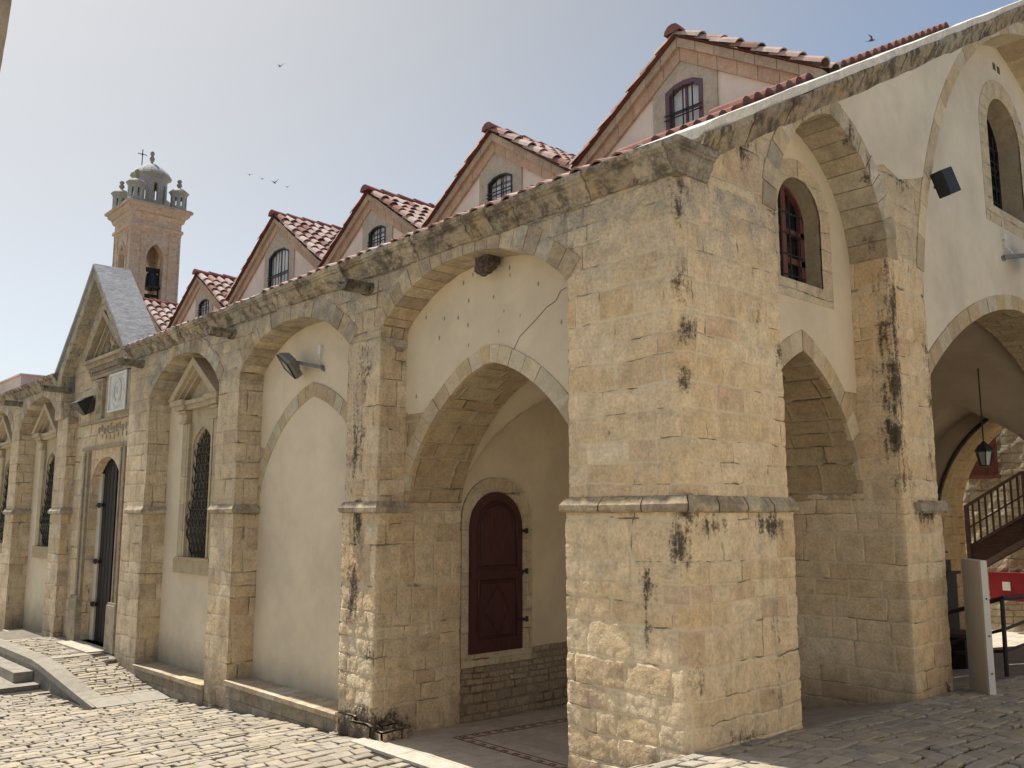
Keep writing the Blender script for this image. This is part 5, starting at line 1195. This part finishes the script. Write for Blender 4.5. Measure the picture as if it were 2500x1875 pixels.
def speaker(pts_lo, pts_hi, label, base, brk, face):
    Sx = empty('loudspeaker', label, 'loudspeaker', base, 'outdoor loudspeakers')
    b = MB(); n = len(pts_lo); b.face(pts_lo[::-1]); b.face(pts_hi)
    for i in range(n): b.face([pts_lo[i], pts_lo[(i+1) % n], pts_hi[(i+1) % n], pts_hi[i]])
    part(b, 'cabinet', M['speaker'], Sx); b = MB(); b.bar(brk[0], brk[1], .03, col=(.5, .5, .5)); part(b, 'bracket', M['greymetal'], Sx)
    g_ = MB(); c = sum((Vector(p) for p in face), Vector())/4; nn = (Vector(face[1])-Vector(face[0])).cross(Vector(face[3])-Vector(face[0])).normalized()
    q = [c+(Vector(p)-c)*.9 for p in face]; g_.hexa([p-nn*.004 for p in q]+[p+nn*.006 for p in q], (.1, .1, .1)); part(g_, 'grille', M['iron'], Sx); return Sx
# street speaker, tilted
cS = Vector((.10, 4.66, 5.22)); tiltm = Matrix.Rotation(R(24), 3, Vector((1, -.45, 0)).normalized())
SK = .68
def tp(p): return tuple(cS+tiltm @ (Vector(p)*SK))
lo = [tp(p) for p in ((-.10, -.13, -.21), (.10, -.20, -.21), (.16, .16, -.21), (-.08, .2, -.21))]; hi = [tp(p) for p in ((-.10, -.13, .21), (.10, -.20, .21), (.16, .16, .21), (-.08, .2, .21))]
speaker(lo, hi, 'black loudspeaker tilted on the stone arch of the street gable', (0, 4.7, 5.2), ((-.02, 4.72, 5.22), tuple(cS)), [lo[1], lo[2], hi[2], hi[1]])
cS = Vector((-13.72, .08, 3.63)); tiltm = Matrix.Rotation(R(28), 3, 'X')
SK = 1
lo = [tp(p) for p in ((-.22, -.30, -.17), (.34, -.24, -.19), (.34, .1, -.16), (-.26, .1, -.16))]; hi = [tp(p) for p in ((-.2, -.2, .13), (.26, -.2, .13), (.28, .1, .13), (-.2, .1, .13))]
lo = [tuple(cS+tiltm @ Vector(p)) for p in ((-.06, -.12, -.16), (.12, -.12, -.16), (.2, .06, -.14), (-.12, .06, -.14))]
s_ = speaker(lo, hi, 'black wedge loudspeaker beside the carved portal of the church', (-13.4, .3, 3.5), ((-13.4, .34, 3.6), tuple(cS)), [lo[0], lo[1], hi[1], hi[0]])
b = MB(); b.tube([(-13.45+.05*cos(t), .2, 3.45+.12*sin(t)) for t in [q*pi/5 for q in range(10)]], .01, 4, closed=True); part(b, 'cable', M['iron'], s_)

# swallow nest under the arch crown
n_ = MB(); 
for i in range(26): a_ = random.random()*2*pi; rr = random.random()**.5; n_.ell((-2.43+.09*rr*cos(a_), .2+.07*rr*sin(a_), 3.98-.12*random.random()*(1-rr*.6)), (.05, .05, .035), n=7, k=4)
n_.box(-2.53, -2.33, .14, .3, 3.98, 4.05); n_.rough(.02, 12.); tag(n_.build('swallow_nest', M['nest']), 'brown mud swallow nest under the crown of the near arch', 'bird nest')

# white board leaning upright on the street
BD = empty('panel_board', 'grey upright panel with white edge standing by the broad street arch', 'panel', (.23, 4.38, -.2))
A, B = Vector((.40, 4.19, 0)), Vector((.075, 4.56, 0)); d = (B-A).normalized(); nn = Vector((-d.y, d.x, 0)); z0, z1 = -.2, 1.16
b = MB(); q = [A+nn*.0, B, B+nn*.03, A+nn*.03]; b.hexa([(p.x, p.y, z0+.01) for p in q]+[(p.x, p.y, z1-.01) for p in q], (.4, .4, .4)); part(b, 'panel', M['board'], BD)
b = MB(); q = [A-d*.05-nn*.012, A+d*.004-nn*.012, A+d*.004+nn*.045, A-d*.05+nn*.045]; b.hexa([(p.x, p.y, z0) for p in q]+[(p.x, p.y, z1) for p in q], (.5, .5, .5))
b.bar(A+Vector((0, 0, z1-.008)), B+Vector((0, 0, z1-.008)), .05, .02); part(b, 'edge_strip', M['boardedge'], BD)
b = MB(); q = [A-d*.055-nn*.018, A+d*.01-nn*.018, A+d*.01+nn*.05, A-d*.055+nn*.05]; b.hexa([(p.x, p.y, z0-.002) for p in q]+[(p.x, p.y, z0+.07) for p in q]); part(b, 'foot', M['boardedge'], BD)
for z in (.1, .45, .8): b = MB(); c_ = A-d*.052+nn*.015; b.tube([(c_.x, c_.y, z), (c_.x+.004*(-d.x), c_.y-.004*d.y, z)], .009, 8); part(b, 'screw', M['iron'], BD)

# pipe railing at the portico entrance
RL = empty('pipe_railing', 'dark pipe handrail at the ramp inside the broad street arch', 'railing', (-.16, 6.1, -.2))
def rail(parts, name):
    for pts, r in parts: b = MB(); b.tube(pts, r, 8); part(b, name, M['wrail'], RL)
rail([([(-.15, 6.1, -.22), (-.14, 6.1, .64)], .026), ([(-.02, 8.6, -.3), (-.02, 8.6, .6)], .026), ([(-1.0, 6.1, -.42), (-1.0, 6.1, .36)], .02)], 'post')
rail([([(-.14, 6.1, .65), (-.02, 8.6, .6)], .028), ([(-1.75, 6.1, .02), (-1.0, 6.1, .36), (-.14, 6.1, .65)], .026), ([(-1.75, 6.1, -.25), (-.14, 6.1, .3), (-.02, 8.6, .52)], .018), ([(-.7, 6.1, -.02), (-.14, 6.1, .06), (-.02, 8.6, .2)], .018)], 'rail')

# hanging lantern
LN = empty('hanging_lantern', 'black iron lantern hanging under the portico vault', 'lantern', (-1.64, 10, 3.0))
b = MB(); b.tube([(-1.64, 10, 2.76), (-1.64, 10, 3.95)], .012, 5); part(b, 'chain', M['iron'], LN)
b = MB(); b.lathe((-1.64, 10, 0), [(.15, 2.605), (.15, 2.62), (.10, 2.70), (.05, 2.735), (.02, 2.77)], 6); part(b, 'lantern_top', M['iron'], LN)
b = MB()
for k in range(6): a_ = 2*pi*k/6; b.bar((-1.64+.125*cos(a_), 10+.125*sin(a_), 2.6), (-1.64+.075*cos(a_), 10+.075*sin(a_), 2.38), .013)
b.lathe((-1.64, 10, 0), [(.08, 2.37), (.08, 2.39), (.02, 2.40)], 6); part(b, 'lantern_frame', M['iron'], LN)
b = MB(); b.lathe((-1.64, 10, 0), [(.07, 2.39), (.115, 2.6)], 6); part(b, 'lantern_glass', M['lens'], LN)

# dark iron stove, chest and crate in the portico
def L_(p): return p
IS = empty('iron_stove', 'black cast iron stove with stepped top standing in the portico', 'stove', (-2.1, 9.0, -.5))
b = MB(); b.box(-2.3, -1.88, 8.8, 9.2, -.1, .72); b.box(-2.35, -1.83, 8.76, 9.24, .72, .76); b.box(-2.27, -1.93, 8.85, 9.15, .76, .93); part(b, 'stove_body', M['iron'], IS)
b = MB(); b.box(-2.2, -1.98, 8.9, 9.1, .93, 1.12); b.box(-2.22, -1.95, 8.88, 9.12, 1.03, 1.06); part(b, 'flue', M['iron'], IS)
for dx, dy in ((-2.28, 8.83), (-1.94, 8.83), (-2.28, 9.14), (-1.94, 9.14)): b = MB(); b.box(dx, dx+.05, dy, dy+.05, -.62, -.1); part(b, 'leg', M['iron'], IS)
WC = empty('wooden_chest', 'dark wooden chest behind the railing in the portico', 'chest', (-1.7, 8.3, -.6))
b = MB(); b.box(-2.35, -1.35, 8.0, 8.5, -.55, -.08); part(b, 'chest_body', M['door_dark'], WC); b = MB(); b.box(-2.38, -1.32, 7.97, 8.53, -.08, -.03); part(b, 'lid', M['stairwood'], WC)

# ================================================================ courtyard beyond the portico
HS = empty('stone_house', 'rubble stone house across the courtyard, seen through the portico', 'house', (-3, 17, -1))
b = MB(); gridplate(b, -14, 5, -1, 6.2, lambda u, v, d: (u, 16.5, v), .12, col=(.5, .45, .36)); b.rough(.035, 2.2, .02, 7.)
b.box(-14, 5, 16.6, 22, -1, 6.2); part(b, 'wall', M['rubble_court'], HS)
b = MB(); b.box(-4.62, -3.72, 16.38, 16.43, 2.48, 4.2, (.4, .3, .3)); 
for q in range(7): b.box(-4.6+q*.13, -4.59+q*.13, 16.37, 16.385, 2.48, 4.2)
b.box(-4.66, -3.68, 16.36, 16.45, 2.42, 2.5); part(b, 'shutter', M['wood_win'], HS)
RB = empty('hose_cabinet', 'red metal hose cabinet with white notice on the stone house wall', 'cabinet', (-3.6, 16.3, -.25))
b = MB(); b.box(-4.02, -3.22, 16.22, 16.42, -.24, .36); part(b, 'cabinet_body', M['red'], RB); b = MB(); b.box(-3.99, -3.25, 16.205, 16.22, -.21, .33); part(b, 'cabinet_door', M['red'], RB)
b = MB(); b.box(-3.74, -3.58, 16.195, 16.205, -.02, .16); part(b, 'notice', M['paper'], RB)
SC = empty('wooden_staircase', 'dark timber staircase with railing rising to the right in the courtyard', 'staircase', (-3, 14.8, -1))
def sp(t): return (-3.75+1.15*t, .98+.98*t*.62)   # rising line
sl = (1.38-.78)/(1.13)
z_ = lambda x: .93+(x+3.72)*.60
zt_ = lambda x: min(z_(x), z_(-2.62))
b = MB(); b.hexa([(-3.74, 14.5, z_(-3.74)-.42), (-2.6, 14.5, z_(-2.6)-.42), (-2.6, 14.56, z_(-2.6)-.42), (-3.74, 14.56, z_(-3.74)-.42), (-3.74, 14.5, z_(-3.74)), (-2.6, 14.5, z_(-2.6)), (-2.6, 14.56, z_(-2.6)), (-3.74, 14.56, z_(-3.74))]); b.box(-2.6, 1.5, 14.5, 14.56, z_(-2.6)-.32, z_(-2.6))
b.hexa([(-3.74, 15.4, z_(-3.74)-.42), (-2.6, 15.4, z_(-2.6)-.42), (-2.6, 15.46, z_(-2.6)-.42), (-3.74, 15.46, z_(-3.74)-.42), (-3.74, 15.4, z_(-3.74)-.1), (-2.6, 15.4, z_(-2.6)-.1), (-2.6, 15.46, z_(-2.6)-.1), (-3.74, 15.46, z_(-3.74)-.1)])
b.face([(-3.74, 14.5, z_(-3.74)-.4), (-2.6, 14.5, z_(-2.6)-.4), (-2.6, 15.4, z_(-2.6)-.4), (-3.74, 15.4, z_(-3.74)-.4)]); part(b, 'stringer', M['stairwood'], SC)
for q in range(5): x = -3.74+q*.24; b = MB(); b.box(x, x+.28, 14.565, 15.4, z_(x)+.0, z_(x)+.04, (.4, .4, .4)); part(b, 'tread', M['ledge'], SC)
b = MB(); b.box(-2.6, 1.5, 14.565, 16.4, z_(-2.6)-.05, z_(-2.6)+.01); part(b, 'landing', M['stairwood'], SC)
b = MB(); b.bar((-3.75, 14.5, z_(-3.75)+.86), (-2.62, 14.5, z_(-2.62)+.86), .07, .05); b.bar((-2.62, 14.5, z_(-2.62)+.86), (1.5, 14.5, z_(-2.62)+.86), .07, .05); b.bar((-3.75, 14.5, z_(-3.75)+.40), (-2.62, 14.5, z_(-2.62)+.40), .03); b.bar((-3.75, 14.5, z_(-3.75)+.02), (-2.62, 14.5, z_(-2.62)+.02), .05); part(b, 'handrail', M['stairwood'], SC)
for q in range(24):
    x = -3.72+q*.127; z = zt_(x); b = MB(); tk = .075 if q in (0, 9) else .035; b.bar((x, 14.5, z-.02-(.3 if q in (0, 9) else 0)), (x, 14.5, z+.85), tk); part(b, 'newel_post' if q in (0, 9) else 'baluster', M['stairwood'], SC)
b = MB(); b.bar((-2.55, 14.55, -1), (-2.55, 14.55, z_(-2.6)-.3), .12); part(b, 'support_post', M['stairwood'], SC)

# neighbouring building corner, top left
NB = MB()
prof = [(.60, 2.2), (.62, 2.9), (.66, 3.02), (.678, 3.06), (.700, 3.10), (.712, 3.14), (.735, 3.185), (.750, 3.24), (.764, 3.28), (.766, 3.34), (.766, 3.6), (.70, 3.62)]
for i in range(len(prof)-1):
    (a, z0), (b_, z1) = prof[i], prof[i+1]
    q = lambda x, z, k: (Vector((x, -4.617, z))-r_*(.5 if k == 1 else .05 if k == 2 else .55 if k == 3 else 0)+Vector((-.98, .2, 0))*(.4 if k >= 2 else 0))
    for k0, k1 in ((1, 0), (0, 2), (2, 3), (3, 1)): NB.face([q(a, z0, k0), q(a, z0, k1), q(b_, z1, k1), q(b_, z1, k0)], None, (.30, .24, .19))
NB.face([q(prof[0][0], prof[0][1], k) for k in (0, 1, 3, 2)]); NB.face([q(prof[-1][0], prof[-1][1], k) for k in (0, 1, 3, 2)])
SH = empty('stone_house_corner', 'brown weathered stone house corner cut off at the top left corner', 'stone wall', (.4, -5., gz(.4, -5)))
part(NB, 'corbel', M['block'], SH)
b = MB(); O_ = Vector((.766, -4.617, 0))-r_*.45; D_ = Vector((-.98, .2, 0))
q = [O_-r_*1.3, O_, O_+D_*.6, O_+D_*.6-r_*1.3]; b.hexa([(p.x, p.y, -.6) for p in q]+[(p.x, p.y, 4.2) for p in q], (.5, .42, .3)); part(b, 'wall', M['pil'], SH)
# birds
def bird(p, s, a, label):
    B = empty('bird', label, 'bird', p, 'birds in the sky')
    X = Vector((cos(a), sin(a), 0)); Yv = Vector((-sin(a), cos(a), 0)); Z = Vector((0, 0, 1)); P = Vector(p)
    b = MB(); b.tube([P-X*.16*s, P-X*.08*s, P+X*.04*s, P+X*.13*s], [.008*s, .03*s, .035*s, .008*s], 6); b.face([P-X*.14*s, P-X*.26*s+Yv*.05*s, P-X*.2*s, P-X*.26*s-Yv*.05*s]); part(b, 'body', M['bird'], B)
    for g_ in (-1, 1):
        w_ = MB(); r0 = P+X*.05*s; e_ = P-X*.12*s+Yv*g_*.30*s+Z*.14*s; m2 = P+X*.03*s+Yv*g_*.14*s+Z*.10*s
        w_.face([r0, m2, e_, P-X*.03*s+Yv*g_*.12*s+Z*.07*s, P-X*.06*s]); w_.face([r0-Z*.006, P-X*.06*s-Z*.006, P-X*.03*s+Yv*g_*.12*s+Z*.064*s, e_-Z*.003, m2-Z*.006]); part(w_, 'wing', M['bird'], B)
bird((-27.88, 10.89, 19.67), .7, 2.4, 'single bird flying alone above the middle gables')
bird((-29.93, 10.76, 15.61), .5, 2.6, 'leftmost bird of the row right of the bell tower')
bird((-29.74, 11.24, 15.50), .5, 2.7, 'second bird of the row right of the bell tower')
bird((-29.55, 11.71, 15.41), .85, 2.2, 'darkest and largest bird of the row right of the bell tower')
bird((-29.35, 12.19, 15.28), .5, 2.5, 'rightmost bird of the row right of the bell tower')
bird((-10.88, 27.1, 19.86), 1.0, .4, 'dark bird above the street roof slope at the upper right')

# unseen house added across the street to bounce sun onto the shaded front
NH = empty('added_street_house', 'whitewashed two storey house across the street facing the church gable', 'house', (8.2, 2, 0))
b = MB(); hl_ = []
for (yc, z0, w_, h_) in ((-5, 1, 1.1, 1.4), (-1, 1, 1.1, 1.4), (7, 1, 1.1, 1.4), (-5, 3.9, 1., 1.4), (-1, 3.9, 1., 1.4), (3, 3.9, 1., 1.4), (7, 3.9, 1., 1.4), (3, 0.05, 1.3, 2.4)):
    hl_.append([(yc-w_/2, z0), (yc+w_/2, z0), (yc+w_/2, z0+h_), (yc-w_/2, z0+h_)])
plate(b, [(-9, -.6), (12, -.6), (12, 6.4), (-9, 6.4)], hl_, lambda u, v, d: (7.8+d, u, v), .4); b.box(8.2, 14, -9, 12, -.6, 6.4); part(b, 'wall', M['house'], NH)
b = MB(); b.box(7.5, 14.2, -9.3, 12.3, 6.4, 6.6, (.4, .2, .15)); part(b, 'roof', M['raking'], NH)
for h_ in hl_:
    b = MB(); b.box(8.0, 8.06, h_[0][0], h_[1][0], h_[0][1], h_[2][1]); part(b, 'shutter' if h_[0][1] > .5 else 'door', M['wood_brown'], NH)
